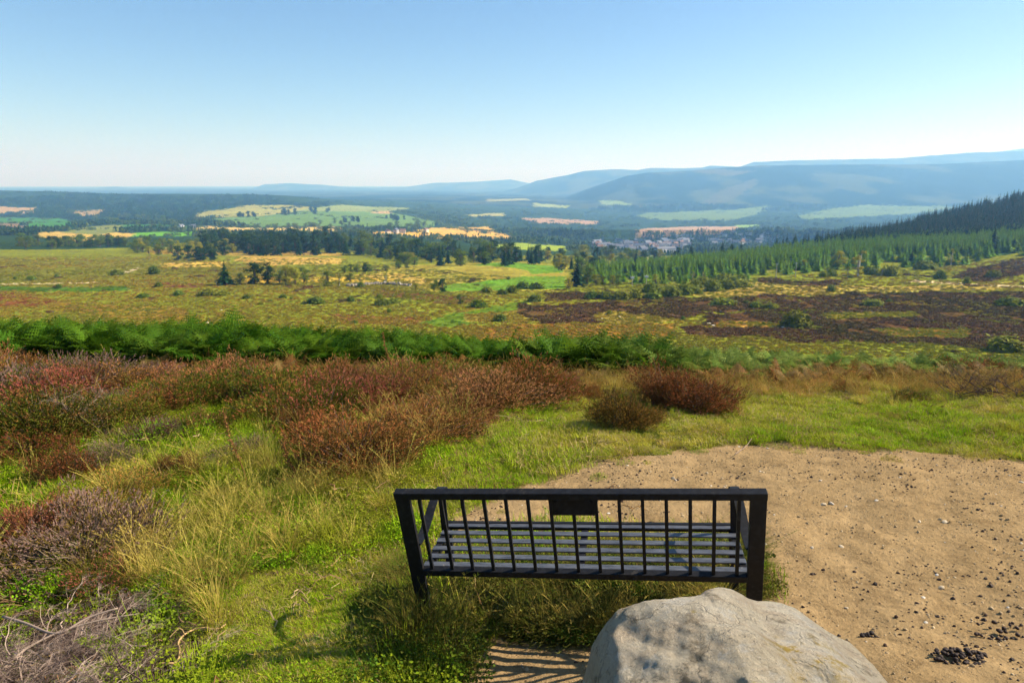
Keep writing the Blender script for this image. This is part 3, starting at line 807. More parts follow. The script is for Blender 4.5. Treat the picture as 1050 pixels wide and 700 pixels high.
# ================================================================== plants close by
GR1, GR2 = S(112, 128, 28), S(158, 165, 52)
M_TURF = veg('short_green_grass', S(108, 154, 10), S(180, 206, 30), c=S(200, 186, 70), transl=.25, objvar=.18)
M_TALL = veg('long_yellow_grass', S(168, 160, 46), S(222, 198, 104), c=S(120, 125, 35), tip=S(205, 175, 100), transl=.35, objvar=.2)
M_ORNG = veg('rusty_moor_grass', S(172, 126, 56), S(202, 160, 88), c=S(140, 136, 52), tip=S(182, 142, 84), transl=.3, objvar=.25)
M_MOSS = veg('moss_and_herbs', S(80, 124, 12), S(146, 178, 26), c=S(154, 156, 46), transl=.3, objvar=.25)
M_WEED = veg('rank_grass_with_shade', S(46, 76, 14), S(92, 116, 30), c=S(120, 104, 50), transl=.15, objvar=.3)  # dark green: partly the weeds' own, partly bench shade put into the colour
M_LITT = veg('dry_litter', S(150, 115, 70), S(110, 80, 50), c=S(190, 165, 120), transl=.1, objvar=.3)

def turf_proto(seed, n=260, rad=.13, L=(.02, .055), W=.0035, lean=.5, curl=.9, mat=M_TURF, dry=.16):
    global rng; rng = np.random.default_rng(seed)
    mb = MB()
    rr = rad * np.sqrt(rng.random(n)); th = rng.uniform(0, 2 * math.pi, n)
    pos = np.stack([rr * np.cos(th), rr * np.sin(th), np.full(n, -.006)], 1)
    ln_ = rng.uniform(L[0], L[1], n)
    rn = rng.random(n) * .8
    blades(mb, pos, rng.uniform(0, 2 * math.pi, n), ln_, W * rng.uniform(.7, 1.3, n), rng.uniform(0, lean, n), rng.uniform(.1, curl, n), 3, 0, rn)
    k = int(n * dry)
    rr = rad * np.sqrt(rng.random(k)); th = rng.uniform(0, 2 * math.pi, k)
    pos = np.stack([rr * np.cos(th), rr * np.sin(th), rng.uniform(0, .015, k)], 1)
    blades(mb, pos, rng.uniform(0, 2 * math.pi, k), rng.uniform(.03, .08, k), .0028, rng.uniform(.9, 1.6, k), rng.uniform(-.3, .4, k), 2, 1)
    return mb.mesh('turf', [mat, M_LITT])
def tall_proto(seed, n=120, rad=.07, L=(.12, .34), W=.0035, mat=M_TALL, lean=.75, curl=1.1, stalks=8, SL=.42):
    global rng; rng = np.random.default_rng(seed)
    mb = MB()
    rr = rad * np.sqrt(rng.random(n)); th = rng.uniform(0, 2 * math.pi, n)
    pos = np.stack([rr * np.cos(th), rr * np.sin(th), np.full(n, -.01)], 1)
    yaw = th + rng.normal(0, .9, n)
    blades(mb, pos, yaw, rng.uniform(L[0], L[1], n), W * rng.uniform(.6, 1.2, n), rng.uniform(0.05, lean, n), rng.uniform(.1, curl, n), 5, 0)
    for i in range(stalks):                                     # flowering stalks with a thin brush head
        a = rng.uniform(0, 6.28); ln_ = SL * rng.uniform(.7, 1.2); le = rng.uniform(.05, .5); b0 = np.array([rng.normal(0, rad * .5), rng.normal(0, rad * .5), 0])
        T = np.linspace(0, 1, 7); d = np.array([math.cos(a), math.sin(a), 0])
        P = b0 + d * (ln_ * T * np.sin(le + .35 * T))[:, None] + np.array([0, 0, 1]) * (ln_ * T * np.cos(le + .35 * T))[:, None]
        tube(mb, P, .0011, 3, 0, .95, False)
        m = 14; tt = rng.uniform(.75, 1, m); pp = np.stack([np.interp(tt, T, P[:, k]) for k in range(3)], 1)
        blades(mb, pp, rng.uniform(0, 6.28, m), .02, .004, rng.uniform(.2, .9, m), .2, 1, 0, np.full(m, .8))
    return mb.mesh('grass_tuft', [mat])
def moss_proto(seed, mat=None):
    global rng; rng = np.random.default_rng(seed)
    mb = MB(); n = 620
    rr = .16 * np.sqrt(rng.random(n)); th = rng.uniform(0, 6.28, n); h = .05 * np.maximum(1 - (rr / .17) ** 2, 0)
    C = np.stack([rr * np.cos(th), rr * np.sin(th), h * rng.uniform(.2, 1.3, n)], 1)
    leafquads(mb, C, rng.normal(size=(n, 3)) * .8 + np.array([0, 0, 1]), rng.uniform(.005, .011, n), 0)
    n = 90; rr = .15 * np.sqrt(rng.random(n)); th = rng.uniform(0, 6.28, n)
    blades(mb, np.stack([rr * np.cos(th), rr * np.sin(th), np.zeros(n)], 1), th, rng.uniform(.04, .10, n), .003, rng.uniform(0, .6, n), .5, 3, 0)
    return mb.mesh('moss', [mat or M_MOSS])
def litter_proto(seed):
    global rng; rng = np.random.default_rng(seed)
    mb = MB()
    for i in range(9):
        a = rng.uniform(0, 6.28); p = np.array([rng.normal(0, .08), rng.normal(0, .08), .012]); L_ = rng.uniform(.04, .16)
        T = np.linspace(-.5, .5, 5); wob = rng.normal(0, .008, (5, 3))
        tube(mb, p + np.outer(T, [math.cos(a) * L_, math.sin(a) * L_, rng.normal(0, .02)]) + wob, rng.uniform(.0012, .003), 4, 0, rng.random())
    return mb.mesh('twigs', [M_LITT])
C_TURF = proto_collection('turf', [turf_proto(s) for s in (11, 12, 13, 14, 15)])

C_TALL = proto_collection('tallgrass', [tall_proto(s) for s in (21, 22, 23, 24)])
C_WEED = proto_collection('rankgrass', [tall_proto(s, 130, .07, (.10, .30), .004, M_WEED, .8, 1.3, 3, .36) for s in (25, 26, 27)])
C_ORNG = proto_collection('rustygrass', [tall_proto(s, 90, .08, (.10, .26), .004, M_ORNG, .6, .9, 5, .34) for s in (31, 32, 33)])
C_MOSS = proto_collection('moss', [moss_proto(s) for s in (41, 42, 43)])
C_WMOSS = proto_collection('weedleaf', [moss_proto(s, M_WEED) for s in (44, 45, 46)])  # moss shapes in the darkened green, colouring in shade behind the bench
C_LITT = proto_collection('twigs', [litter_proto(s) for s in (51, 52, 53)])

def area(n, x0, x1, y0, y1, seed):
    g = np.random.default_rng(seed)
    # denser nearby: uniform in picture-like density
    Y = np.exp(g.uniform(math.log(y0), math.log(y1), n)) if False else y0 + (y1 - y0) * g.random(n)
    X = g.uniform(x0, x1, n)
    Z = ground_z(X, Y)
    px, py = project(X, Y, Z)
    m = (px > -160) & (px < 1210) & (py < 900)
    return X[m], Y[m], Z[m], px[m], py[m], g
P_YEL = [(110, 505), (230, 468), (350, 490), (385, 540), (340, 600), (255, 655), (170, 630), (110, 560)]
P_UNDER = [(400, 590), (440, 533), (765, 538), (776, 606), (700, 645), (600, 655), (500, 648), (440, 640)]

def lay(name, n, box_, seed, keep, coll, np_, sc, tint, label, tilt=9, sink=0.):
    X, Y, Z, px, py, g = area(n, *box_, seed)
    k = keep(X, Y, px, py, g)
    X, Y, Z, px, py = X[k], Y[k], Z[k], px[k], py[k]
    s = sc(X, Y, px, py, g); ti = tint(X, Y, px, py, g)
    return scatter(name, np.stack([X, Y, Z - sink], 1), rrot(len(X), tilt, seed), s, ti, coll, np_, label, seed)
isdirt = lambda px, py, X, Y: dirt_mask(px, py, X, Y)
heathy = lambda X, Y, px: (sstep(470, 380, px) * sstep(330, 360, np.full_like(px, 400)))
def k_turf(X, Y, px, py, g):
    d = isdirt(px, py, X, Y)
    return ~d & (py > 385) & (g.random(len(X)) < np.where(inpoly(px, py, P_UNDER), .45, 1))
lay('short_grass', 15500, (-7.5, 8.5, 1.6, 9.3), 101, k_turf, C_TURF, 5,
    lambda X, Y, px, py, g: (g.uniform(.8, 1.35, len(X)) * (.75 + .8 * vnoise(X * 1.7, Y * 1.7, 5)) * np.where(py < 470, .68, 1)) * np.where(inpoly(px, py, P_DEAD), .45, 1) * np.where((py > 560) & (px < 450), .6, 1),
    lambda X, Y, px, py, g: np.clip(.5 + 2.0 * fbm(X * 1.3, Y * 1.3, 91, 3) + .35 * sstep(420, 395, py) - .1 * (px > 480) + g.normal(0, .15, len(X)), 0, 1),
    'short green grass with dry blades on the hilltop')
lay('close_turf', 7000, (-2.6, .6, 1.7, 3.6), 109, lambda X, Y, px, py, g: ~isdirt(px, py, X, Y) & (py > 540) & (px > 215) & (px < 470), C_TURF, 5, lambda X, Y, px, py, g: g.uniform(.4, .62, len(X)),
    lambda X, Y, px, py, g: np.clip(.3 + 2.0 * fbm(X * 2.3, Y * 2.3, 91, 3) + g.normal(0, .15, len(X)), 0, 1), 'close-bitten green turf left of the bench')
# stray grass on the worn ground
lay('sparse_grass', 900, (-1, 7.5, 1.6, 6), 102, lambda X, Y, px, py, g: isdirt(px, py, X, Y) & (g.random(len(X)) < .03 + .3 * ~isdirt(px, py - 14, X, Y)) & ((py < 640) | (px > 640) | (g.random(len(X)) < .5)),
    C_TURF, 5, lambda X, Y, px, py, g: g.uniform(.25, .6, len(X)), lambda X, Y, px, py, g: g.uniform(0, 1, len(X)), 'thin grass creeping onto the worn earth')
def k_tall(X, Y, px, py, g):
    d = isdirt(px, py, X, Y)
    p = .008 + .85 * inpoly(px, py, P_YEL) * (vnoise(X * 2.5, Y * 2.5, 71) > .28)
    p = p + .55 * inpoly(px, py, [(385, 385), (560, 392), (545, 425), (500, 440), (430, 470), (390, 520), (330, 510), (370, 450)]) * (vnoise(X * 2, Y * 2, 72) > .35)
    p = p + .05 * (px < 420) * (py > 440) + .22 * (py < 405) * (px > 480) + .03 * ((py < 440) & (px > 480))
    p = p * ~inpoly(px, py, P_DEAD) * ~inpoly(px, py, [(268, 600), (420, 570), (440, 740), (215, 740), (240, 660)])
    return ~d & (py > 380) & (g.random(len(X)) < p)
lay('long_grass', 9000, (-7.5, 8.5, 1.7, 9.5), 103, k_tall, C_TALL, 4,
    lambda X, Y, px, py, g: g.uniform(.45, .95, len(X)) * np.where((px > 480) & (py < 470), .65, 1.0) * np.where(inpoly(px, py, [(260, 590), (420, 570), (420, 720), (230, 720)]), .4, 1),
    lambda X, Y, px, py, g: np.clip(.25 + 1.6 * fbm(X * 1.5, Y * 1.5, 92, 2) + g.normal(0, .15, len(X)), 0, .9), 'long yellow grass in tufts')
# rank grass growing up through and under the bench
lay('rank_grass', 1900, (-1.2, 1.9, 2.0, 3.6), 104, lambda X, Y, px, py, g: (inpoly(px, py, P_UNDER) | inpoly(px, py, [(402, 600), (450, 600), (470, 690), (420, 680)])) & (g.random(len(X)) < np.where(py > 585, .9, .32)), C_WEED, 3,
    lambda X, Y, px, py, g: np.stack([g.uniform(.7, 1.1, len(X)) * .9] * 2 + [g.uniform(.6, 1.0, len(X)) * np.where(Y > 2.75, .45, np.where(px < 450, 1.15, .95))], 1),
    lambda X, Y, px, py, g: g.uniform(.3, 1, len(X)), 'rank green grass growing under the bench')
lay('straw_in_shade', 420, (-1.2, 1.4, 1.95, 2.9), 115, lambda X, Y, px, py, g: inpoly(px, py, P_UNDER) & (py > 580), C_TALL, 4, lambda X, Y, px, py, g: g.uniform(.35, .7, len(X)), lambda X, Y, px, py, g: g.uniform(0, .5, len(X)), 'dry straw stems behind the bench', 18)
lay('weeds', 1300, (-2.4, 1.6, 1.9, 3.4), 105, lambda X, Y, px, py, g: ((inpoly(px, py, P_UNDER) & (py > 575)) | (inpoly(px, py, [(385, 600), (470, 620), (480, 700), (400, 720), (380, 650)]) & (g.random(len(X)) < .8))), C_WMOSS, 3,
    lambda X, Y, px, py, g: g.uniform(.6, 1.3, len(X)), lambda X, Y, px, py, g: g.uniform(0, .6, len(X)), 'low leafy weeds behind the bench', 14)
lay('rusty_grass', 7500, (-5, 11.5, 7.0, 11.2), 106, lambda X, Y, px, py, g: (py > 350) & (g.random(len(X)) < (.95 * sstep(412, 400, py) * sstep(372, 382, py) * sstep(440, 520, px) + .25 * (px < 500) * (py < 400) + .04)), C_ORNG, 3,
    lambda X, Y, px, py, g: g.uniform(.4, .8, len(X)), lambda X, Y, px, py, g: np.clip(g.uniform(-.2, 1, len(X)) + .8 * fbm(X, Y, 33, 2), 0, 1), 'rusty dry moor grass below the bracken')
lay('moss_cover', 6000, (-7.5, 0.4, 2.0, 7.8), 107, lambda X, Y, px, py, g: (py > 405) & ~isdirt(px, py, X, Y) & (px < 440) & (~inpoly(px, py, P_DEAD) | (g.random(len(X)) < .15)) & ~inpoly(px, py, [(230, 590), (420, 570), (420, 700), (230, 720)]) & (g.random(len(X)) < np.where(fbm(X * 1.3, Y * 1.3, 44, 2) > -.06, .85, .2)), C_MOSS, 3,
    lambda X, Y, px, py, g: g.uniform(.7, 1.5, len(X)), lambda X, Y, px, py, g: np.clip(.4 + 2 * fbm(X * 2, Y * 2, 45, 2), 0, 1), 'green moss between the heather', 14)
lay('dead_twigs', 2600, (-7.5, 6.5, 1.6, 8.5), 108, lambda X, Y, px, py, g: (g.random(len(X)) < np.where(inpoly(px, py, P_DEAD), 1, np.where(px < 420, .4, .10))) & (~isdirt(px, py, X, Y) | (px < 640)), C_LITT, 3,
    lambda X, Y, px, py, g: g.uniform(.7, 1.6, len(X)), lambda X, Y, px, py, g: g.uniform(0, 1, len(X)), 'small dead twigs lying in the grass', 14)

# grit, pebbles and dung pellets on the worn earth
def stone_proto(seed, mat, flat=.6):
    global rng; rng = np.random.default_rng(seed)
    import bmesh
    bm = bmesh.new(); bmesh.ops.create_icosphere(bm, subdivisions=2, radius=.5)
    for v in bm.verts:
        k = 1 + rng.normal(0, .10); v.co = Vector((v.co.x * k * 1.2, v.co.y * k, v.co.z * k * flat))
    me = bpy.data.meshes.new('stone'); bm.to_mesh(me); bm.free(); me.materials.append(mat)
    return me
def plain(name, a, b, rough=.85):
    m, nt, ns, ln = new_mat(name)
    oi = N(nt, 'ShaderNodeObjectInfo'); c = mixc(nt, oi.outputs['Random'], a, b)
    bs = N(nt, 'ShaderNodeBsdfPrincipled'); ln.new(c, bs.inputs['Base Color']); bs.inputs['Roughness'].default_value = rough; bs.inputs['Specular IOR Level'].default_value = .25
    o = N(nt, 'ShaderNodeOutputMaterial'); ln.new(bs.outputs[0], o.inputs[0]); return m
M_GRIT = plain('tan_grit', S(128, 104, 70), S(188, 164, 124)); M_DUNG = plain('dark_dung', S(40, 30, 24), S(72, 52, 38), .7); M_PALE = plain('pale_stone', S(185, 165, 130), S(215, 205, 185))
C_GRIT = proto_collection('grit', [stone_proto(s, M_GRIT) for s in (61, 62, 63)])
C_DUNG = proto_collection('dung', [stone_proto(s, M_DUNG, .8) for s in (64, 65)])
C_PALE = proto_collection('pebble', [stone_proto(s, M_PALE, .5) for s in (66, 67)])
on = lambda X, Y, px, py, g: isdirt(px, py, X, Y)
lay('grit', 48000, (-1.2, 8.5, 1.5, 6.2), 110, on, C_GRIT, 3, lambda X, Y, px, py, g: np.clip(g.lognormal(-5.35, .55, len(X)), .002, .02), lambda X, Y, px, py, g: g.random(len(X)), 'tan grit on the worn earth', 40)
lay('dark_crumbs', 17000, (-1.2, 8.5, 1.5, 6.3), 111, lambda X, Y, px, py, g: on(X, Y, px, py, g) & (g.random(len(X)) < .12 + .9 * (fbm(X * 1.2, Y * 1.2, 87, 3) > .1) + .8 * (py < 492) * (fbm(X * 1.9, Y * 1.9, 88, 2) > -.03)), C_DUNG, 2,
    lambda X, Y, px, py, g: np.clip(g.lognormal(-4.75, .4, len(X)), .004, .022), lambda X, Y, px, py, g: g.random(len(X)), 'dark peat crumbs and pellets on the worn earth', 40)
lay('pale_pebbles', 420, (-1.2, 8.5, 1.5, 6.2), 112, on, C_PALE, 2, lambda X, Y, px, py, g: np.clip(g.lognormal(-4.2, .45, len(X)), .006, .045), lambda X, Y, px, py, g: g.random(len(X)), 'pale pebbles on the worn earth', 20)
# dropping piles
def pile(px, py, n, rad, label):
    c = at_px([px], [py])[0]; g = np.random.default_rng(int(px))
    mb = MB()
    import bmesh
    th = g.uniform(0, 6.28, n); rr = rad * np.sqrt(g.random(n))
    C = np.stack([rr * np.cos(th) * 1.5, rr * np.sin(th) * .7, np.zeros(n)], 1)
    C[:, 2] = .004 + .02 * np.exp(-(rr / rad * 1.6) ** 2) * g.random(n)
    bm = bmesh.new(); bmesh.ops.create_icosphere(bm, subdivisions=2, radius=1); vs = np.array([v.co[:] for v in bm.verts]); fs = np.array([[v.index for v in f.verts] for f in bm.faces]); bm.free()
    for k in range(n):
        s_ = g.uniform(.005, .0095) * np.array([1.25, 1, .9]); a = g.uniform(0, 6.28)
        Rz = np.array([[math.cos(a), -math.sin(a), 0], [math.sin(a), math.cos(a), 0], [0, 0, 1]])
        mb.add((vs * (1 + g.normal(0, .05, (len(vs), 1))) * s_) @ Rz.T + C[k], None, fs)
    o = link('sheep_droppings', mb.mesh('sheep_droppings', M_DUNG, True), None, c); tag(o, label, 'droppings', None, None)
    o['kind'] = 'stuff'
pile(985, 674, 90, .075, 'dark sheep droppings')
pile(268, 577, 40, .05, 'dark sheep droppings'); pile(278, 591, 45, .055, 'dark sheep droppings')
pile(892, 652, 14, .03, 'dark sheep droppings'); pile(1040, 650, 40, .12, 'dark sheep droppings')
# ================================================================== heather
M_HWOOD = veg('heather_wood', S(95, 75, 62), S(140, 120, 105), transl=0, objvar=.2)
M_HLEAF = veg('heather_leaf', S(72, 84, 24), S(120, 120, 38), transl=.2, objvar=.3)
M_HLEAFB = veg('heather_leaf_brown', S(84, 70, 32), S(134, 98, 48), transl=.2, objvar=.3)
M_FPINK = veg('heather_bloom_pink', S(210, 136, 106), S(174, 114, 72), transl=.25, objvar=.3)
M_FRUST = veg('heather_bloom_rust', S(204, 138, 82), S(156, 108, 56), transl=.25, objvar=.3)
M_FGREY = veg('heather_bloom_faded', S(142, 106, 98), S(158, 126, 110), transl=.2, objvar=.15)
M_DEAD = veg('dead_heather_wood', S(122, 102, 88), S(176, 156, 136), transl=0, objvar=.15)
M_DEADD = veg('dark_dead_wood', S(75, 58, 50), S(110, 92, 84), transl=0, objvar=.15)

def heather_kind(seed, leaf, bloom, bloomf=.6, n=1150, flat=.62, bare=0., wood=None, leafy=1.):
    """three meshes (woody stems, leaves, blooms), radius about 0.5 m wide, height flat*0.5..."""
    global rng; rng = np.random.default_rng(seed)
    A_, B_, C_ = MB(), MB(), MB()
    th = rng.uniform(0, 6.28, n); el = np.arccos(1 - rng.random(n) ** .9 * .98)         # 0 = up
    lump = 1 + .26 * np.sin(th * 3 + seed) + .16 * np.sin(th * 5 + 2 * seed) + .16 * np.sin(el * 6 + th * 2 + seed) + .13 * rng.normal(size=n)
    Rr = .5 * lump
    end = np.stack([np.sin(el) * np.cos(th) * Rr, np.sin(el) * np.sin(th) * Rr, np.cos(el) * Rr * flat * 1.5 + .05], 1)
    end[:, 2] = np.maximum(end[:, 2], .04 + .05 * rng.random(n))
    # stems: thin bent blades from the root, twice crossed
    root = np.stack([rng.normal(0, .06, n), rng.normal(0, .06, n), np.full(n, -.02)], 1)
    for k in range(n):
        if k % 9 and not (bare > 0 and rng.random() < bare * .5): continue
        T = np.linspace(0, 1, 5)[:, None]
        mid = root[k] * .6 + end[k] * .4 + np.array([0, 0, -.05]) + rng.normal(0, .03, 3)
        P = (1 - T) ** 2 * root[k] + 2 * T * (1 - T) * mid + T ** 2 * end[k] * .93
        P[1:4] += rng.normal(0, .008, (3, 3))
        tube(A_, P, np.linspace(.006, .0015, 5) * rng.uniform(.6, 1.2), 3, 0, rng.random(), False)
    # sprays: each end carries an upright sprig of small leaves and bloom
    for rep in range(3):
        base = end * rng.uniform(.62, .95, n)[:, None] + rng.normal(0, .03, (n, 3)); base[:, 2] = np.maximum(base[:, 2], .01)
        out = end / np.linalg.norm(end, axis=1, keepdims=True) * .6 + np.array([0, 0, .75]) + rng.normal(0, .25, (n, 3)); out /= np.linalg.norm(out, axis=1, keepdims=True)
        ln_ = rng.uniform(.05, .12, n)
        isb = (rng.random(n) < bloomf); sel = rng.random(n) < leafy
        az_ = np.arctan2(out[:, 1], out[:, 0]); le_ = np.arccos(np.clip(out[:, 2], -1, 1))
        rn = rng.random(n)
        for cr in (0, 1):
            k = sel
            blades(B_, base[k], az_[k], ln_[k] * np.where(isb[k], .75, 1), .0065, le_[k], .05, 3, 0, rn[k], twist=az_[k] + cr * 1.57 + .4)
            k = sel & isb
            if k.any(): blades(C_, base[k] + out[k] * (ln_[k] * .5)[:, None], az_[k], ln_[k] * .6, .0085, le_[k], .05, 3, 0, rn[k], twist=az_[k] + cr * 1.57 + .4)
        for j in range(4):
            C = base + out * (ln_ * rng.uniform(.1, .9, n))[:, None] + rng.normal(0, .007, (n, 3))
            bl = isb & sel; lf = sel & ~isb
            if lf.any(): leafquads(B_, C[lf], rng.normal(size=(lf.sum(), 3)), rng.uniform(.007, .013, lf.sum()), 0, None, 2.2)
            if bl.any(): leafquads(C_, C[bl], rng.normal(size=(bl.sum(), 3)), rng.uniform(.006, .011, bl.sum()), 0, None, 1.5)
        # sprig axis
        blades(A_ if rep else B_, base[::2], np.arctan2(out[::2, 1], out[::2, 0]), ln_[::2] * 1.02, .003, np.arccos(np.clip(out[::2, 2], -1, 1)), 0.02, 2, 0)
    if not C_.v: leafquads(C_, end[:20], end[:20], .01)
    return (A_.mesh('woody_stems', wood or M_HWOOD), B_.mesh('leaf_sprays', leaf), C_.mesh('flower_spikes', bloom))
HK = {
    'pink': [heather_kind(201, M_HLEAFB, M_FPINK, .75), heather_kind(202, M_HLEAF, M_FPINK, .6)],
    'rust': [heather_kind(203, M_HLEAFB, M_FRUST, .75), heather_kind(204, M_HLEAF, M_FRUST, .7), heather_kind(205, M_HLEAFB, M_FRUST, .85)],
    'green': [heather_kind(206, M_HLEAF, M_FRUST, .3), heather_kind(207, M_HLEAF, M_FPINK, .2)],
    'faded': [heather_kind(208, M_HLEAFB, M_FGREY, .8, 900, bare=.6, leafy=.75), heather_kind(209, M_HLEAF, M_FGREY, .7, 900, bare=.6, leafy=.7)],
    'dark': [heather_kind(210, M_HLEAFB, M_FRUST, .35, 1300, .85)],
}
def make_heather(kind, i, label, group, name='heather_bush'):
    A_, B_, C_ = HK[kind][i % len(HK[kind])]
    r = empty(name); KIDS[r.name] = [link('woody_stems', A_, r), link('leaf_sprays', B_, r), link('flower_spikes', C_, r)]
    tag(r, label, 'heather', group); return r
def put_heather(px, py, wpx, kind, i, label, group=None, hs=1., name='heather_bush', rz=None):
    p = at_px([px], [py])[0]
    if np.isnan(p[0]): return
    d = p[1] * CP - p[2] * SP
    s = wpx / FPX * d / 1.05
    o = make_heather(kind, i, label, group, name)
    o.location = (p[0], p[1] + s * .25, p[2] - .02 * s); o.rotation_euler = (random.gauss(0, .06), random.gauss(0, .06), random.uniform(0, 6.28) if rz is None else rz)
    q = random.uniform(.85, 1.3); hs = hs * .82; o.scale = (s * q, s / q ** .5, s * hs); return o
# named ones
put_heather(637, 441, 66, 'dark', 0, 'round dark heather bush alone on the short grass at the edge of the clearing', None, .95)
put_heather(664, 436, 36, 'rust', 1, 'small rusty heather tuft pressed against the right side of the round dark bush', None, 1.0)
put_heather(690, 418, 84, 'dark', 0, 'dark brown heather bush just behind the round dark bush', None, .75)
put_heather(722, 424, 88, 'dark', 0, 'wide rust-pink heather bush with pale grass at its foot, right of the dark bush', None, .55)
put_heather(746, 427, 46, 'rust', 1, 'low rusty heather at the right-hand foot of the wide rust-pink bush', None, .6)
put_heather(768, 391, 34, 'dark', 0, 'small dark heather in the rusty grass behind the wide rust-pink bush', None, .6)
put_heather(870, 403, 26, 'dark', 0, 'small brown heather stub by itself on the grass right of the pink bushes', None, .7)
put_heather(540, 413, 100, 'rust', 1, 'broad rust-brown heather bush with a pink crest, first left of the dark round bush', None, .85)
put_heather(572, 408, 60, 'pink', 0, 'pink-topped heather at the right end of the broad rust-brown bush', None, .8)
put_heather(608, 410, 34, 'rust', 2, 'small rusty heather between the pink-topped bush and the round dark bush', None, .8)
put_heather(488, 412, 60, 'rust', 0, 'rusty heather bush left of the broad rust-brown bush', None, .8)
put_heather(520, 395, 44, 'rust', 2, 'small rusty heather behind the broad rust-brown bush', None, .8)
put_heather(60, 592, 190, 'faded', 0, 'big grey-pink heather bush at the left edge above the dead branches', None, .72)
put_heather(14, 570, 120, 'pink', 0, 'pink-tipped heather bush cut by the left edge of the picture', None, .8)
put_heather(112, 522, 100, 'rust', 1, 'low red-brown heather behind the big grey-pink bush', None, .55)
put_heather(100, 480, 60, 'faded', 1, 'faded grey heather in the moss behind the low red-brown heather', None, .8)
put_heather(95, 612, 84, 'green', 1, 'green heather with a few pink tips beside the dead branches', None, .6)
put_heather(355, 492, 120, 'dark', 0, 'dark heather bush behind the long grass left of the bench', None, .8)
put_heather(330, 462, 90, 'rust', 2, 'rust heather hanging over the dark hollow left of the bench', None, .8)
put_heather(398, 478, 70, 'green', 0, 'olive heather bush at the right end of the dark hollow', None, .8)
put_heather(938, 412, 40, 'green', 0, 'low green heather left of the dead grey heather on the right', None, .55)
put_heather(1010, 392, 60, 'dark', 0, 'brown heather behind the dead grey heather on the right', None, .6)
for i, (x_, y_, w_, k_, l_) in enumerate([(150, 455, 62, 'faded', 'faded heather in the moss, behind the low red-brown heather'), (205, 446, 56, 'green', 'olive heather mound in the middle of the mossy gap'), (300, 448, 60, 'dark', 'dark heather in front of the tall dock stalk'), (250, 470, 52, 'faded', 'grey heather at the foot of the tall dock stalk'),
        (30, 478, 90, 'rust', 'rust heather at the left edge above the pink-tipped bush'), (180, 492, 50, 'dark', 'small dark heather at the top of the long yellow grass'), (60, 498, 70, 'dark', 'dark heather between the left edge and the low red-brown heather'), (128, 548, 60, 'dark', 'dark tangled heather right of the big grey-pink bush'), (410, 452, 60, 'rust', 'rust heather above the olive bush by the dark hollow')]):
    put_heather(x_, y_, w_, k_, i, l_, None, .8)
# the heath on the left: rows of bushes, nearly touching
g = np.random.default_rng(77)
KL = {'pink': 'pink-flowered heather bush in the heath below the bracken', 'rust': 'rust-flowered heather bush in the heath below the bracken', 'green': 'mostly green heather bush in the heath below the bracken', 'faded': 'faded grey-brown heather bush in the heath below the bracken', 'dark': 'dark brown heather bush in the heath below the bracken'}
rows = [(402, 26, 66), (411, 30, 76), (424, 38, 90), (440, 48, 100), (462, 66, 100), (492, 96, 90)]
for ri, (yy, stp, wd) in enumerate(rows):
    x = -150 + g.uniform(0, stp)
    while x < 500:
        xx = x + g.uniform(-.25, .25) * stp; y2 = yy + g.uniform(-4, 4)
        x += stp
        if yy > 430 and (130 < xx < 255): continue
        if yy > 455 and (xx > 430 or (210 < xx < 300)): continue
        if yy > 485 and xx > 140: continue
        z = fbm(xx / 60., y2 / 30., 99, 2)
        if g.random() < (.08, .12, .2, .36, .4, .4)[ri]: continue
        k = 'rust' if z > .02 else ('pink' if z > -.06 else 'green')
        if 60 < xx < 145 and 400 < y2 < 455 or g.random() < .13: k = 'faded'
        if g.random() < .16: k = 'dark'
        if g.random() < .15: k = 'pink'
        if ri >= 3 and g.random() < .35: k = 'green'
        put_heather(xx, y2, wd * g.uniform(.8, 1.45), k, int(g.integers(0, 5)), KL[k], k + '-coloured heather of the heath', g.uniform(.45, .85))
for i, (xx, yy, wd) in enumerate([(455, 408, 50), (430, 416, 60), (470, 424, 46), (440, 440, 50), (880, 392, 26), (815, 388, 24)]):
    put_heather(xx, yy, wd, 'rust', i, KL['rust'], 'rust-coloured heather of the heath', .8)

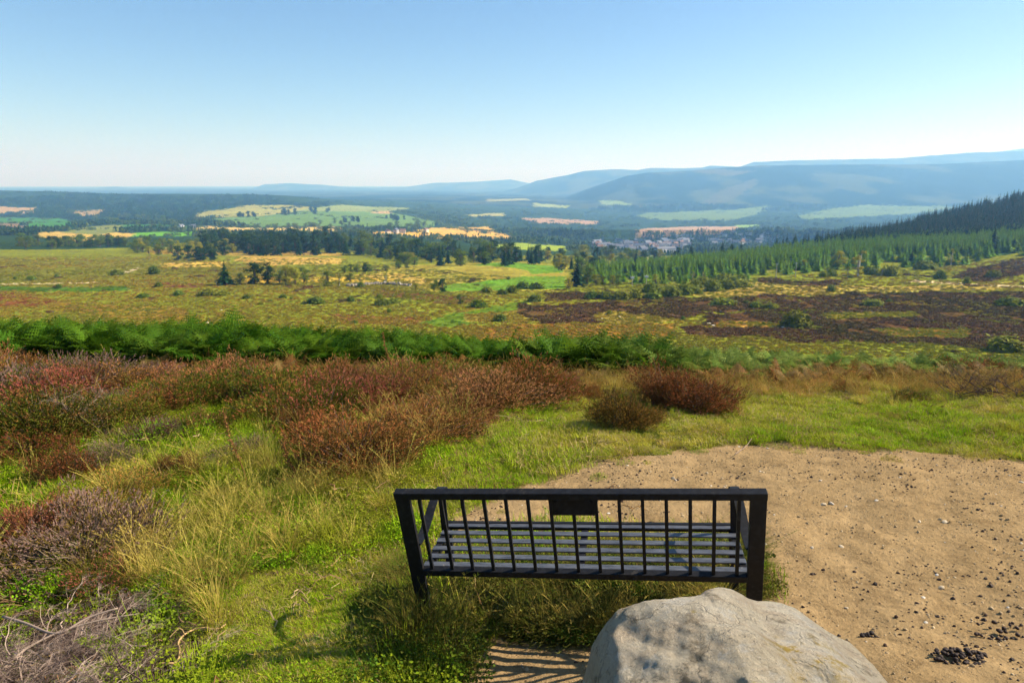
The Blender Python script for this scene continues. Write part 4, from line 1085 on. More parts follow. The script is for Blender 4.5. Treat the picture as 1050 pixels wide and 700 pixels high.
# ------------------------------------------------------------------ dead heather
def twig_tree(mb, p, d, L_, r, depth, crook=.35, mat=0, g=None, flatz=.8):
    n = max(3, int(5 * (1 if depth > 1 else .8)))
    P = [p]; dd = d.copy()
    for k in range(n):
        dd = dd + g.normal(0, crook * .55, 3); dd[2] *= flatz; dd /= np.linalg.norm(dd)
        P.append(P[-1] + dd * L_ / n)
    P = np.array(P)
    tube(mb, P, np.linspace(r, r * .55, len(P)), 5 if r > .004 else 3, mat, g.random(), False)
    if depth <= 0: return
    for k in range(int(g.integers(3, 6))):
        i = int(g.integers(1, len(P)))
        d2 = dd + g.normal(0, .75, 3); d2 /= np.linalg.norm(d2)
        twig_tree(mb, P[i], d2, L_ * g.uniform(.4, .75), r * g.uniform(.4, .65), depth - 1, crook, mat, g, flatz)
def dead_heather(name, label, spots, mat, seed, L_=.45, r=.007, depth=3, n=8, h=.12, cat='dead heather', flatz=.7):
    g = np.random.default_rng(seed); mb = MB()
    W = at_px([a for a, _ in spots], [b for _, b in spots]); o0 = W.mean(0)
    for w_ in W:
        for k in range(n):
            a = g.uniform(0, 6.28)
            p = w_ - o0 + np.array([g.normal(0, .06), g.normal(0, .05), g.uniform(0, h)])
            twig_tree(mb, p, np.array([math.cos(a), math.sin(a), g.uniform(-.05, .5)]), L_ * g.uniform(.5, 1.1), r * g.uniform(.5, 1.1), depth, .35, 0, g, flatz)
    gz = mb.v
    for i in range(len(gz)):                                   # keep everything above the soil
        gg = ground_z(gz[i][:, 0] + o0[0], gz[i][:, 1] + o0[1]) - o0[2] + .004
        gz[i][:, 2] = np.maximum(gz[i][:, 2], gg)
    o = link(name, mb.mesh(name, mat), None, o0); tag(o, label, cat); return o
dead_heather('dead_heather', 'tangle of bleached dead heather branches in the bottom left corner', [(30, 700), (80, 690), (130, 676), (95, 660), (150, 700), (60, 720), (120, 715), (20, 680), (60, 660), (110, 645), (0, 720), (100, 700)], M_DEAD, 301, .20, .0042, 4, 7, .07)
dead_heather('dead_heather', 'dark dead heather roots under the bleached branches at the bottom left', [(70, 700), (20, 705), (190, 700), (110, 680), (40, 650), (150, 670), (160, 630), (90, 660)], M_DEADD, 302, .22, .0035, 4, 9, .05)
dead_heather('dead_heather', 'dead grey heather bush on the grass at the right, below the dusty bracken', [(985, 410), (1020, 408), (1045, 408)], M_DEADD, 303, .40, .006, 4, 8, .12, flatz=1.)
dead_heather('dead_heather', 'pale dead heather stems standing in the heath at the left', [(88, 430), (110, 436)], M_DEAD, 304, .42, .004, 3, 7, .16, flatz=1.05)
dead_heather('dead_heather', 'grey dead heather twigs in the middle of the heath', [(268, 420)], M_DEADD, 305, .30, .004, 3, 8, .12, flatz=1.)
dead_heather('dead_heather', 'brown dead twigs matted on the ground behind the dark hollow', [(195, 482), (225, 488), (180, 470)], M_DEADD, 306, .25, .003, 3, 7, .05)
def stick(pts, r, label, mat=M_DEAD, h=.03, name='fallen_stick'):
    W = at_px([a for a, _ in pts], [b for _, b in pts]); o0 = W[0].copy(); W = W - o0
    hh = h if hasattr(h, '__len__') else [h] * len(pts); W[:, 2] += np.array(hh)
    tt = np.linspace(0, len(W) - 1, len(W) * 4); P = np.stack([np.interp(tt, range(len(W)), W[:, k]) for k in range(3)], 1)
    kk = np.array([1, 2, 3, 2, 1.]) / 9; Ps = np.stack([np.convolve(np.pad(P[:, k], 2, 'edge'), kk, 'valid') for k in range(3)], 1)
    mb = MB(); tube(mb, Ps, np.linspace(r, r * .6, len(Ps)), 7)
    o = link(name, mb.mesh(name, mat, True), None, o0); tag(o, label, 'stick')
M_STK = veg('peeled_stick', S(200, 165, 110), S(190, 155, 105), transl=0, objvar=.05)
stick([(164, 690), (184, 690), (186, 676), (183, 668), (190, 659), (200, 654), (211, 652), (218, 654), (226, 654), (233, 648)], .0055, 'crooked pale stick curling off the dead branches at the bottom left', M_STK, .05)
stick([(332, 586), (340, 584), (346, 578), (350, 573), (355, 567)], .004, 'short pale stick on the short grass left of the bench', M_STK, .025)
stick([(245, 653), (257, 655), (268, 659)], .003, 'thin brown stick beside the crooked pale stick', M_STK, .04)
stick([(2, 640), (30, 655), (62, 672), (92, 655), (128, 648)], .007, 'long bleached branch lying over the dead heather', M_DEAD, [.05, .09, .1, .12, .14])
stick([(0, 700), (28, 680), (66, 665), (104, 658), (150, 650)], .006, 'lower long bleached branch in the dead heather', M_DEAD, [.05, .08, .1, .12, .12])
stick([(538, 483), (548, 478), (560, 470), (567, 464)], .004, 'short dark twig at the grass edge of the clearing', M_DEAD, .02)
stick([(752, 470), (765, 461), (771, 452)], .003, 'thin curved twig at the grassy rim of the clearing', M_DEAD, .03)
# dry dock stalks
M_DOCK = veg('dry_dock', S(120, 78, 48), S(150, 105, 62), transl=.1, objvar=.1)
def dock(px, py, toppx, toppy, label):
    global rng; rng = np.random.default_rng(int(px))
    p = at_px([px], [py])[0]; d = p[1] * CP - p[2] * SP
    h = (py - toppy) / FPX * d; dx = (toppx - px) / FPX * d
    T = np.linspace(0, 1, 9); P = np.stack([dx * T + .012 * np.sin(T * 7), 0 * T, h * T], 1)
    r = empty('dock_plant', p); mb = MB(); tube(mb, P, np.linspace(.005, .002, 9), 5); link('stalk', mb.mesh('stalk', M_DOCK), r)
    mb = MB(); n = 260; t = rng.uniform(.35, 1, n) ** .9; C = np.stack([np.interp(t, T, P[:, k]) for k in range(3)], 1) + rng.normal(0, .011, (n, 3)); leafquads(mb, C, rng.normal(size=(n, 3)), rng.uniform(.006, .013, n)); link('seed_head', mb.mesh('seed_head', M_DOCK), r)
    tag(r, label, 'dock plant')
dock(255, 503, 236, 415, 'tall dry brown dock stalk leaning left in front of the heath')
dock(408, 396, 394, 339, 'dry brown dock stalk standing in front of the green bracken')
dock(304, 500, 294, 440, 'shorter dry dock stalk beside the tall leaning one')
dock(425, 404, 430, 372, 'small dry dock stalk where heather meets bracken')

# ================================================================== bracken
M_FERN = veg('bracken_green', S(30, 62, 12), S(90, 124, 28), c=S(150, 166, 80), transl=.35, objvar=.22)
M_FERNB = veg('bracken_brown', S(150, 100, 45), S(120, 72, 35), c=S(165, 140, 90), transl=.3, objvar=.2)
def frond(mb, base, az, L_, lean0, curl, g, wid=.30, npin=11, mat=0):
    T = np.linspace(0, 1, 12); d = np.array([math.cos(az), math.sin(az), 0]); up = np.array([0, 0, 1.])
    ang = lean0 + curl * T
    st = L_ / 11; P = [base]
    for k in range(1, 12): P.append(P[-1] + st * (d * math.sin(ang[k]) + up * math.cos(ang[k])))
    P = np.array(P)
    tube(mb, P, np.linspace(.005, .001, 12), 3, mat, .9, False)
    side = np.cross(d, up); rn = g.random()
    V = []; rnd = []
    for k in range(npin):
        t = .25 + .75 * k / npin
        c = np.array([np.interp(t, T, P[:, i]) for i in range(3)]); a = np.interp(t, T, ang)
        fw = d * math.sin(a) + up * math.cos(a); nr = np.cross(fw, side)
        pl = wid * L_ * (1 - (t - .25) / .76) ** .8 * (1.15 if k > 0 else .8)
        for s in (-1, 1):
            dirp = side * s * .93 + fw * .35 - up * .10 * 1 + g.normal(0, .06, 3); dirp /= np.linalg.norm(dirp)
            perp = np.cross(dirp, nr); perp /= np.linalg.norm(perp) + 1e-9
            m = 5
            for j in range(m):
                tj = (j + .5) / m; lw = pl * .30 * (1 - tj * .8); cc = c + dirp * pl * tj + up * (-.12 * pl * tj * tj)
                w2 = pl / m * .52
                for s2 in (-1, 1):
                    tipv = cc + perp * s2 * lw + dirp * pl / m * .5 + nr * g.normal(0, .004)
                    V.append([cc - dirp * w2, cc + dirp * w2, tipv]); rnd.append(np.clip(rn * .85 + g.random() * .15, 0, 1))
    V = np.array(V).reshape(-1, 3); mb.add(V, None, np.arange(len(V)).reshape(-1, 3), mat, np.repeat(rnd, 3), 0)
def fern_proto(seed, mat=M_FERN, nf=6, L_=.52):
    g = np.random.default_rng(seed); mb = MB()
    a0 = g.uniform(0, 6.28)
    for k in range(nf):
        frond(mb, np.array([g.normal(0, .04), g.normal(0, .04), -.02]), a0 + k * 6.28 / nf + g.normal(0, .3), L_ * g.uniform(.75, 1.15), g.uniform(.08, .35), g.uniform(.9, 1.5), g)
    return mb.mesh('bracken', [mat])
C_FERN = proto_collection('bracken', [fern_proto(s) for s in (401, 402, 403, 404)])
C_FERNB = proto_collection('brown_bracken', [fern_proto(s, M_FERNB, 4, .48) for s in (405, 406)])
def bz(X): return 9.3 - .95 * sstep(-.5, 2.5, X)      # near edge of the bracken
def k_fern(X, Y, px, py, g):
    e = bz(X) + .5 * fbm(X * .8, Y * .8, 55, 2)
    return (Y > e) & (Y < 13.6 + X * 0)
lay('green_bracken', 9500, (-12, 12, 8.8, 14.6), 120, k_fern, C_FERN, 4,
    lambda X, Y, px, py, g: g.uniform(.6, 1.4, len(X)) * (1.0 - .22 * sstep(.0, 2.5, X)) * (1 + .9 * fbm(X * .55, Y * .7, 12, 3)),
    lambda X, Y, px, py, g: np.clip(sstep(0.5, 4, X) * .75 * sstep(13.4, 11.5, Y) + .25 * fbm(X, Y, 56, 2) + g.normal(0, .12, len(X)) * (X > 0), 0, 1), 'green bracken along the brow of the hill', 10)
lay('brown_bracken', 2600, (-9, 12, 8.2, 13), 121, lambda X, Y, px, py, g: (Y > bz(X) - .9) & (g.random(len(X)) < np.where(X > .3, .75 * sstep(2.6, 0, Y - bz(X)) + .14, .10)), C_FERNB, 2,
    lambda X, Y, px, py, g: g.uniform(.4, .75, len(X)), lambda X, Y, px, py, g: g.uniform(0, 1, len(X)), 'browning bracken at the foot of the green fronds', 12)
# ================================================================== trees, bushes and houses of the wide land
M_BARK = plain('bark', S(80, 62, 48), S(110, 90, 72)); M_BIRCHB = plain('pale_bark', S(170, 160, 145), S(200, 192, 178))
M_SPR = veg('spruce_needles', S(22, 46, 22), S(44, 74, 32), transl=.12, objvar=.22)
M_YSPR = veg('young_spruce_needles', S(84, 122, 26), S(128, 160, 40), transl=.2, objvar=.18)
M_PINE = veg('pine_needles', S(34, 56, 28), S(64, 86, 38), transl=.12, objvar=.22)
M_BROAD = veg('broad_leaves', S(72, 92, 30), S(120, 132, 42), transl=.3, objvar=.25)
M_BROADY = veg('yellowing_leaves', S(130, 132, 36), S(172, 160, 50), transl=.3, objvar=.2)
M_GORSE = veg('gorse_leaves', S(80, 92, 24), S(132, 136, 36), transl=.15, objvar=.22)
M_MHEA = veg('moor_heather', S(84, 60, 36), S(116, 88, 52), c=S(88, 80, 36), transl=.1, objvar=.3)
M_MGRA = veg('moor_grass', S(112, 116, 30), S(140, 136, 40), c=S(158, 136, 46), transl=.25, objvar=.25)

def conifer(seed, H=12., Rd=2.4, mat=M_SPR, lev=24, nb=9, seg=4, start=.10, fat=1.0, rag=.18):
    global rng; rng = np.random.default_rng(seed)
    tr = MB(); T = np.linspace(0, 1, 6); P = np.stack([.12 * np.sin(T * 3) * 0, 0 * T, T * H * .97], 1); P[0, 2] = -.3
    tube(tr, P, np.linspace(H * .018, .03, 6), 6)
    mb = MB(); C = []; Nn = []; Sz = []
    for l in range(lev):
        z = H * (start + (1 - start) * (l / lev) ** .95)
        r = Rd * ((1 - z / H) ** 1.0) * (1 + rag * rng.normal()) * fat + .12
        n = max(4, int(nb * (.5 + .5 * r / Rd)))
        a0 = rng.uniform(0, 6.28)
        for k in range(n):
            a = a0 + 6.28 * k / n + rng.normal(0, .2); rr = r * rng.uniform(.7, 1.15)
            for j in range(seg):
                t = (j + .7) / seg
                C.append([math.cos(a) * rr * t, math.sin(a) * rr * t, z - rr * .38 * t * t + rr * .05 + rng.normal(0, .05)])
                Nn.append([math.cos(a) * .6 + rng.normal(0, .35), math.sin(a) * .6 + rng.normal(0, .35), .9])
                Sz.append(max(.14, rr * .5 * (1.15 - .5 * t)))
    leafquads(mb, C, Nn, np.array(Sz), 0, None, 1.5)
    leafquads(mb, [[0, 0, H * (.965 + .01 * k)] for k in range(4)], rng.normal(size=(4, 3)) * [1, 1, .1], .14, 0, None, 3)
    return tr.mesh('trunk', M_BARK), mb.mesh('crown', mat)
def broad(seed, H=10., Rd=3.6, mat=M_BROAD, n=1500, clumps=16, trunk=.22, size=.34, bark=M_BARK, tall=1., open_=.5):
    global rng; rng = np.random.default_rng(seed); g = rng
    tr = MB(); tz = H * trunk
    tube(tr, [(0, 0, -.3), (.05, 0, tz * .5), (0, .05, tz), (.1, .1, H * .6)], [H * .028, H * .022, H * .018, H * .006], 7)
    mb = MB(); C = []; Nn = []; S_ = []
    for c in range(clumps):
        th = g.uniform(0, 6.28); zz = g.uniform(tz * .55, H * .9); f = (zz - tz * .5) / (H - tz * .5); prof = math.sin(math.pi * min(max(f, .16), .96) ** .8) ** .7
        rr = Rd * prof * g.uniform(.25, .78); cc = np.array([math.cos(th) * rr, math.sin(th) * rr, zz]); cr = Rd * g.uniform(.32, .54)
        tube(tr, [(0, 0, tz * .9), tuple(cc * [.45, .45, 1] * 1.0 - [0, 0, cr * .6]), tuple(cc)], [H * .010, H * .006, H * .002], 4)
        m = n // clumps; d = g.normal(size=(m, 3)); d /= np.linalg.norm(d, axis=1, keepdims=True); d[:, 2] = np.where(d[:, 2] < -.5, -d[:, 2], d[:, 2])
        rad = cr * (g.random(m) ** open_)[:, None] * (1 + .25 * g.normal(size=(m, 1)))
        C.append(cc + d * rad * [1, 1, .8 * tall]); Nn.append(d + g.normal(0, .5, (m, 3))); S_.append(g.uniform(.6, 1.3, m) * size)
    leafquads(mb, np.concatenate(C), np.concatenate(Nn), np.concatenate(S_), 0, None, 1.3)
    return tr.mesh('trunk', bark), mb.mesh('crown', mat)
def bush(seed, mat=M_GORSE, n=900, hh=.75, size=.10):
    """one metre wide dome with ragged top"""
    global rng; rng = np.random.default_rng(seed)
    mb = MB(); d = rng.normal(size=(n, 3)); d /= np.linalg.norm(d, axis=1, keepdims=True); d[:, 2] = np.abs(d[:, 2])
    l = 1 + .2 * np.sin(3 * np.arctan2(d[:, 1], d[:, 0]) + seed) * (1 - d[:, 2]) + .16 * rng.normal(size=n)
    r = .5 * l * rng.random(n) ** .25
    leafquads(mb, d * r[:, None] * [1, 1, 2 * hh], d + rng.normal(0, .6, (n, 3)) + [0, 0, .3], rng.uniform(.5, 1.3, n) * size, 0, None, 1.8)
    return mb.mesh('gorse', mat)
SPR = [conifer(s, 12, 2.6, M_SPR) for s in (501, 502, 503)] + [conifer(504, 12, 2.9, M_SPR, 20, 10, 4, .06, rag=.28)]
YSP = [conifer(s, 9, 1.55, M_YSPR, 20, 8, 3, .08) for s in (511, 512, 513)]
PIN = [broad(s, 12, 3.4, M_PINE, 2100, 22, .07, .42, open_=.45) for s in (521, 522, 523)]
BRO = [broad(s, 10, 3.8, M_BROAD, 1700, 20, .08) for s in (531, 532, 533)]
BRY = [broad(s, 10, 3.6, M_BROADY, 1700, 20, .08) for s in (541, 542)]
BIR = [broad(s, 10, 1.7, M_BROADY, 900, 12, .18, .26, M_BIRCHB, 1.3) for s in (551, 552)]
GOR = [bush(s) for s in (561, 562, 563)]
GORD = [bush(s, M_BROAD, 800, .8, .10) for s in (564, 565)]
KINDS_ = {'spruce': (SPR, 12., 'spruce_tree'), 'young': (YSP, 9., 'spruce_tree'), 'pine': (PIN, 12., 'pine_tree'), 'broad': (BRO, 10., 'broadleaf_tree'), 'yellow': (BRY, 10., 'broadleaf_tree'), 'birch': (BIR, 10., 'birch_tree')}
TN = 0
def tree_at(p, kind, H, label, group=None, wide=1.0):
    global TN; TN += 1
    L_, h0, nm = KINDS_[kind]; tm, cm = L_[TN % len(L_)]
    r = empty(nm, p); link('trunk', tm, r); link('crown', cm, r)
    s = H / h0; r.scale = (s * wide * 1.35, s * wide * 1.35, s); r.rotation_euler = (random.gauss(0, .02), random.gauss(0, .02), random.uniform(0, 6.28))
    tag(r, label, 'tree', group); return r
def tree_px(px, py, hpx, kind, label, group=None, wide=1.0):
    p = at_px([px], [py])[0]
    if np.isnan(p[0]): return
    d = p[1] * CP - p[2] * SP
    return tree_at(p, kind, hpx / FPX * d, label, group, wide)
def bush_px(px, py, w, h, label, group=None, dark=False):
    p = at_px([px], [py])[0]
    if np.isnan(p[0]): return
    d = p[1] * CP - p[2] * SP; s = w / FPX * d
    L_ = GORD if dark else GOR
    o = link('gorse_bush', L_[int(px) % len(L_)], None, p); k = (h / FPX * d) / (s * .75)
    o.scale = (s, s, s * max(.35, min(k, 1.6))); o.rotation_euler = (0, 0, random.uniform(0, 6.28)); tag(o, label, 'bush', group); return o
# single trees on the moor
tree_px(231, 292, 25, 'spruce', 'dark wide-skirted conifer, first of the row of trees on the open moor at the left', wide=1.45)
tree_px(246, 292, 13, 'broad', 'low leafy tree at the right foot of the wide-skirted conifer on the left moor', wide=1.2)
tree_px(261, 291, 23, 'pine', 'dark rounded pine second in the row of moor trees', wide=1.1)
tree_px(275, 291, 24, 'pine', 'slimmer dark pine beside the rounded pine in the row of moor trees', wide=.8)
tree_px(287, 291, 15, 'broad', 'small leafy tree between the slim pine and the yellow-green pair')
tree_px(293, 292, 20, 'yellow', 'yellow-green tree left of a pair in the row of moor trees', wide=.9)
tree_px(303, 292, 20, 'yellow', 'larger yellow-green tree at the right of the pair in the row of moor trees', wide=1.1)
tree_px(312, 290, 18, 'broad', 'dark leafy tree behind the yellow-green pair')
tree_px(336, 293, 16, 'broad', 'round leafy tree right of the yellow-green pair on the moor')
tree_px(348, 293, 16, 'birch', 'narrow tree touching the round leafy tree on the moor')
tree_px(359, 289, 10, 'broad', 'small tree at the end of the ruined stone wall')
tree_px(396, 291, 14, 'birch', 'slim lone birch with its trunk showing above the gold grass')
tree_px(408, 294, 8, 'birch', 'sapling right of the slim lone birch')
tree_px(371, 295, 7, 'broad', 'stubby little tree below the ruined wall')
tree_px(426, 298, 9, 'yellow', 'small pale tree left of the dark thicket beside the green meadow')
tree_px(434, 299, 8, 'birch', 'tiny birch next to the dark thicket beside the green meadow')
tree_px(445, 299, 13, 'broad', 'thicket tree, left half of the dark clump beside the green meadow')
tree_px(454, 299, 14, 'pine', 'dark tree, right half of the clump beside the green meadow')
tree_px(472, 311, 11, 'broad', 'leafy tree below the green meadow', wide=1.2)
tree_px(375, 279, 10, 'pine', 'round dark tree between the pine belt and the gold grass')
tree_px(591, 294, 31, 'spruce', 'tallest dark spruce standing alone before the plantation', wide=1.3)
tree_px(583, 297, 12, 'yellow', 'small yellowing tree at the left foot of the tallest dark spruce', wide=.9)
tree_px(602, 292, 20, 'broad', 'leafy tree right of the tallest dark spruce')
for i, (x, y, h) in enumerate([(611, 293, 12), (618, 292, 11), (628, 292, 10), (634, 292, 11), (672, 292, 11), (687, 290, 10)]):
    tree_px(x, y, h, ('yellow', 'broad')[i % 2], 'small leafy tree along the front edge of the plantation', 'small leafy trees before the plantation')
tree_px(710, 289, 12, 'birch', 'pale birch in front of the plantation above the gorse mounds')
tree_px(720, 289, 11, 'birch', 'second pale birch above the gorse mounds, just right of the first')
tree_px(880, 283, 28, 'birch', 'tall pale green tree standing clear of the plantation edge', wide=1.3)
tree_px(869, 284, 11, 'birch', 'short pale birch left of the tall pale green tree')
tree_px(858, 276, 19, 'yellow', 'round yellowing tree inside the plantation left of the tall pale green tree')
tree_px(824, 277, 12, 'yellow', 'small round yellowing tree in the plantation edge by the right-hand poles')
tree_px(904, 283, 12, 'birch', 'birch above the gorse right of the tall pale green tree')
tree_px(975, 272, 18, 'birch', 'light-barked birch against the dark plantation at the right')
tree_px(1017, 258, 27, 'spruce', 'tall spruce rising out of the right end of the plantation', wide=.9)
tree_px(934, 272, 17, 'spruce', 'slender dark spruce at the plantation edge right of the tall pale green tree', wide=.9)
for x, y, h in [(695, 263, 13), (709, 263, 15), (740, 263, 17), (750, 262, 17), (759, 261, 14)]: tree_px(x, y + 3, h + 3, 'spruce', 'dark pointed spruce rising above the plantation against the town', 'spruces against the town')
tree_px(158, 280, 8, 'broad', 'round dark bush-like tree alone on the left moor', wide=1.3)
# the belts of woodland: front trees one by one
def belt(poly, n, kinds, hpx, label, group, seed, wide=1.0, exclude=(), px_cap=False):
    W, P = sample_poly(poly, n, seed, exclude)
    W = W[W[:, 1] < (1500 if px_cap else 9e9)]
    o = np.argsort(-W[:, 1]); k = 0
    g = np.random.default_rng(seed)
    for i in o:
        kd = kinds[int(g.integers(0, len(kinds)))]
        d = W[i, 1] * CP - W[i, 2] * SP
        H = g.uniform(*hpx) / FPX * d
        nm = {'spruce': 'dark spruce ', 'young': 'young spruce ', 'pine': 'dark pine ', 'broad': 'leafy tree ', 'yellow': 'yellowing tree ', 'birch': 'birch '}[kd]
        tree_at(W[i], kd, H, nm + label, nm.strip() + 's ' + group, wide)
belt([(134, 262), (240, 263), (240, 256), (140, 254)], 34, ['yellow', 'broad', 'broad'], (9, 14), 'in the left part of the middle belt of woods', 'in the left part of the middle belt', 601)
belt([(183, 269), (222, 268), (222, 263), (183, 263)], 9, ['pine'], (11, 15), 'bulging forward from the middle belt of woods', 'bulging forward from the middle belt', 602, 1.1)
belt([(205, 258), (225, 263), (350, 262), (350, 250), (215, 250)], 110, ['pine', 'pine', 'pine', 'spruce'], (14, 20), 'in the middle belt of woods', 'in the middle belt', 603, 1.0)
belt([(345, 262), (385, 263), (430, 272), (480, 274), (552, 272), (562, 268), (500, 262), (430, 258), (350, 250)], 95, ['spruce', 'pine', 'spruce', 'broad'], (14, 20), 'in the belt sloping down behind the green meadow', 'behind the green meadow', 604)
belt([(375, 263), (425, 273), (425, 269), (375, 260)], 14, ['broad', 'broad', 'yellow'], (8, 11), 'in the leafy fringe in front of the pines', 'in the leafy fringe before the pines', 605, 1.2)
belt([(20, 256), (133, 253), (133, 249), (20, 250)], 40, ['broad', 'broad', 'pine'], (8, 12), 'in the left edge belt beyond the moor', 'in the left edge belt', 606, 1.1)
belt([(425, 277), (350, 281), (355, 277), (420, 273)], 12, ['broad'], (6, 9), 'of the low scrub line left of the gold grass', 'of the low scrub line', 607, 1.2)
belt([(562, 276), (605, 282), (640, 278), (700, 268), (600, 264), (555, 266)], 55, ['broad', 'pine', 'yellow', 'spruce'], (10, 16), 'between the plantation and the town', 'between the plantation and the town', 608)
PLF = [(600, 292), (690, 291), (760, 287), (813, 283), (845, 278), (975, 274), (1002, 269), (1110, 255), (1110, 247), (1002, 258), (930, 262), (845, 269), (800, 275), (740, 280), (600, 286)]
belt(PLF, 240, ['young'], (9, 17), 'in the front of the dense green plantation', 'in the front of the plantation', 609, 1.75)
def mass(name, poly, n, protos, h0, H, label, seed, wide=1.0, exclude=(), sink=.3, var=.2):
    W, P = sample_poly(poly, n, seed, exclude); g = np.random.default_rng(seed + 1)
    s = H / h0 * g.uniform(1 - var, 1 + var, len(W))
    return scatter(name, W - [0, 0, sink], rrot(len(W), 1.5, seed), np.stack([s * wide, s * wide, s], 1), g.random(len(W)), proto_collection(name, protos), len(protos), label, seed)
def joined(tr, cr, name):
    """trunk and crown in one mesh, for masses"""
    import bmesh
    bm = bmesh.new(); bm.from_mesh(tr); bm.from_mesh(cr)
    nt_ = len(tr.polygons)
    bm.faces.ensure_lookup_table()
    for i, f in enumerate(bm.faces): f.material_index = 0 if i < nt_ else 1
    me = bpy.data.meshes.new(name); bm.to_mesh(me); bm.free(); me.materials.append(tr.materials[0]); me.materials.append(cr.materials[0]); return me
JY = [joined(a, b, 'young_spruce') for a, b in YSP]; JS = [joined(a, b, 'spruce') for a, b in SPR[:3]]
mass('plantation_woods', [(600, 286), (740, 280), (800, 275), (845, 269), (930, 262), (1002, 258), (1200, 243), (1200, 225), (1050, 238), (1000, 243), (900, 247), (813, 256), (760, 264), (700, 270), (640, 276)], 11000, JY, 9, 7.4, 'dense plantation of young spruces behind the front trees', 611, 1.8, var=.38)
LS = [conifer(s, 12, 2.3, M_SPR, 18, 7, 3, .06) for s in (571, 572)]; JL = [joined(a, b, 'spruce') for a, b in LS]
belt([(820, 251), (900, 238), (960, 222), (1060, 198), (1060, 203), (960, 226), (900, 243), (830, 254)], 70, ['spruce'], (11, 14), 'on the skyline of the dark forest slope at the right', 'on the skyline of the dark slope', 612, 1.0, px_cap=True)

mass('dark_forest', [(790, 258), (830, 254), (900, 243), (960, 226), (1060, 202), (1290, 150), (1290, 235), (1200, 232), (1050, 243), (1000, 248), (900, 252), (813, 258)], 6500, JL, 12, 13.5, 'dark mature spruce forest on the slope at the right', 613, 1.3)

# low far woods
def patch(seed, mat, n=11, cone=True, spread=16.):
    global rng; rng = np.random.default_rng(seed); mb = MB()
    for k in range(n):
        cx, cy = rng.normal(0, spread * .5, 2); H = rng.uniform(9, 16)
        m = 16
        if cone:
            z = rng.uniform(.1, 1, m) * H; r = 2.8 * (1 - z / H) + .3; a = rng.uniform(0, 6.28, m)
        else:
            z = rng.uniform(.25, 1, m) * H * .8; r = 4.2 * np.sin(np.clip(z / H / .8, 0.1, .97) * 3.14) ** .6; a = rng.uniform(0, 6.28, m)
        C = np.stack([cx + r * np.cos(a), cy + r * np.sin(a), z], 1)
        leafquads(mb, C, np.stack([np.cos(a), np.sin(a), np.full(m, .7)], 1), 2.9, 0, None, 1.3)
    return mb.mesh('wood', [mat])
M_FARW = veg('far_wood_leaves', S(34, 56, 28), S(66, 88, 36), transl=.1, objvar=.5)
M_FARB = veg('far_broad_leaves', S(64, 84, 34), S(100, 112, 44), transl=.2, objvar=.28)
PW = [patch(s, M_FARW) for s in (581, 582)]; PB = [patch(s, M_FARB, 9, False) for s in (583, 584)]
def wooded(W):
    c = cover(W[:, 0], W[:, 1], W[:, 2])[:, :3]
    return np.abs(c - np.array(S(*W_))).sum(1) < 1e-6
def farwood(name, poly, n, protos, sc, label, seed, thin=None):
    W, P = sample_poly(poly, n, seed); k = wooded(W)
    if thin is not None: k &= thin(W, P)
    W = W[k]; g = np.random.default_rng(seed)
    return scatter(name, W - [0, 0, .6], rrot(len(W), 1, seed), g.uniform(.7, 1.2, len(W)) * sc, g.random(len(W)), proto_collection(name, protos), len(protos), label, seed)
farwood('left_hill_forest', [(-160, 196), (0, 196.5), (60, 197.5), (130, 200), (260, 200), (330, 204), (340, 212), (300, 216), (230, 226), (200, 236), (130, 238), (-160, 250)], 5200, PW, .62, 'blue-green conifer forest covering the low hills at the left', 621, lambda W, P: (fbm(W[:, 0] / 300, W[:, 1] / 300, 8, 2) > -.16))
farwood('valley_woods', [(-160, 232), (200, 225), (340, 205), (520, 200), (600, 205), (1250, 212), (1250, 240), (820, 250), (780, 262), (560, 268), (480, 258), (340, 248), (130, 250), (-160, 252)], 6500, PW + PB + PB, .66, 'woods and hedgerow trees on the valley floor', 622, lambda W, P: (W[:, 1] > 1050) & (fbm(W[:, 0] / 150, W[:, 1] / 150, 8, 3) > -.12 + .1 * (P[:, 1] < 215)))
farwood('far_ridge_forest', [(560, 212), (610, 190), (660, 176), (740, 172), (1050, 164), (1250, 160), (1250, 215), (800, 216), (700, 220), (620, 216)], 5200, PW, 1.5, 'hazy forest on the long ridge across the valley', 623, lambda W, P: (W[:, 1] < 8200) & (W[:, 1] > 3500) & (fbm(W[:, 0] / 600, W[:, 1] / 600, 18, 3) > -.14))

W, P = sample_poly([(0, 212), (200, 208), (600, 206), (1050, 210), (1050, 226), (820, 240), (700, 248), (600, 247), (480, 250), (340, 248), (130, 248), (0, 250)], 9000, 624)
k = (W[:, 1] > 850) & ((np.abs(fbm(W[:, 0] / 220, W[:, 1] / 420, 28, 2)) < .014) | (np.abs(fbm(W[:, 0] / 600, W[:, 1] / 900, 38, 3)) < .02)); W = W[k]
scatter('hedgerow_trees', W - [0, 0, .6], rrot(len(W), 1, 7), np.random.default_rng(2).uniform(.25, .5, len(W)), .5, proto_collection('hedgerow', PB), 2, 'lines of hedgerow trees between the valley fields', 624)
W, P = sample_poly([(600, 253), (640, 246), (740, 240), (800, 243), (800, 251), (706, 262), (655, 264), (605, 260)], 420, 625)
scatter('town_trees', W - [0, 0, .6], rrot(len(W), 1, 8), np.random.default_rng(3).uniform(.35, .6, len(W)), .5, proto_collection('towntree', PB + PW[:1]), 3, 'trees among the houses of the town', 625)
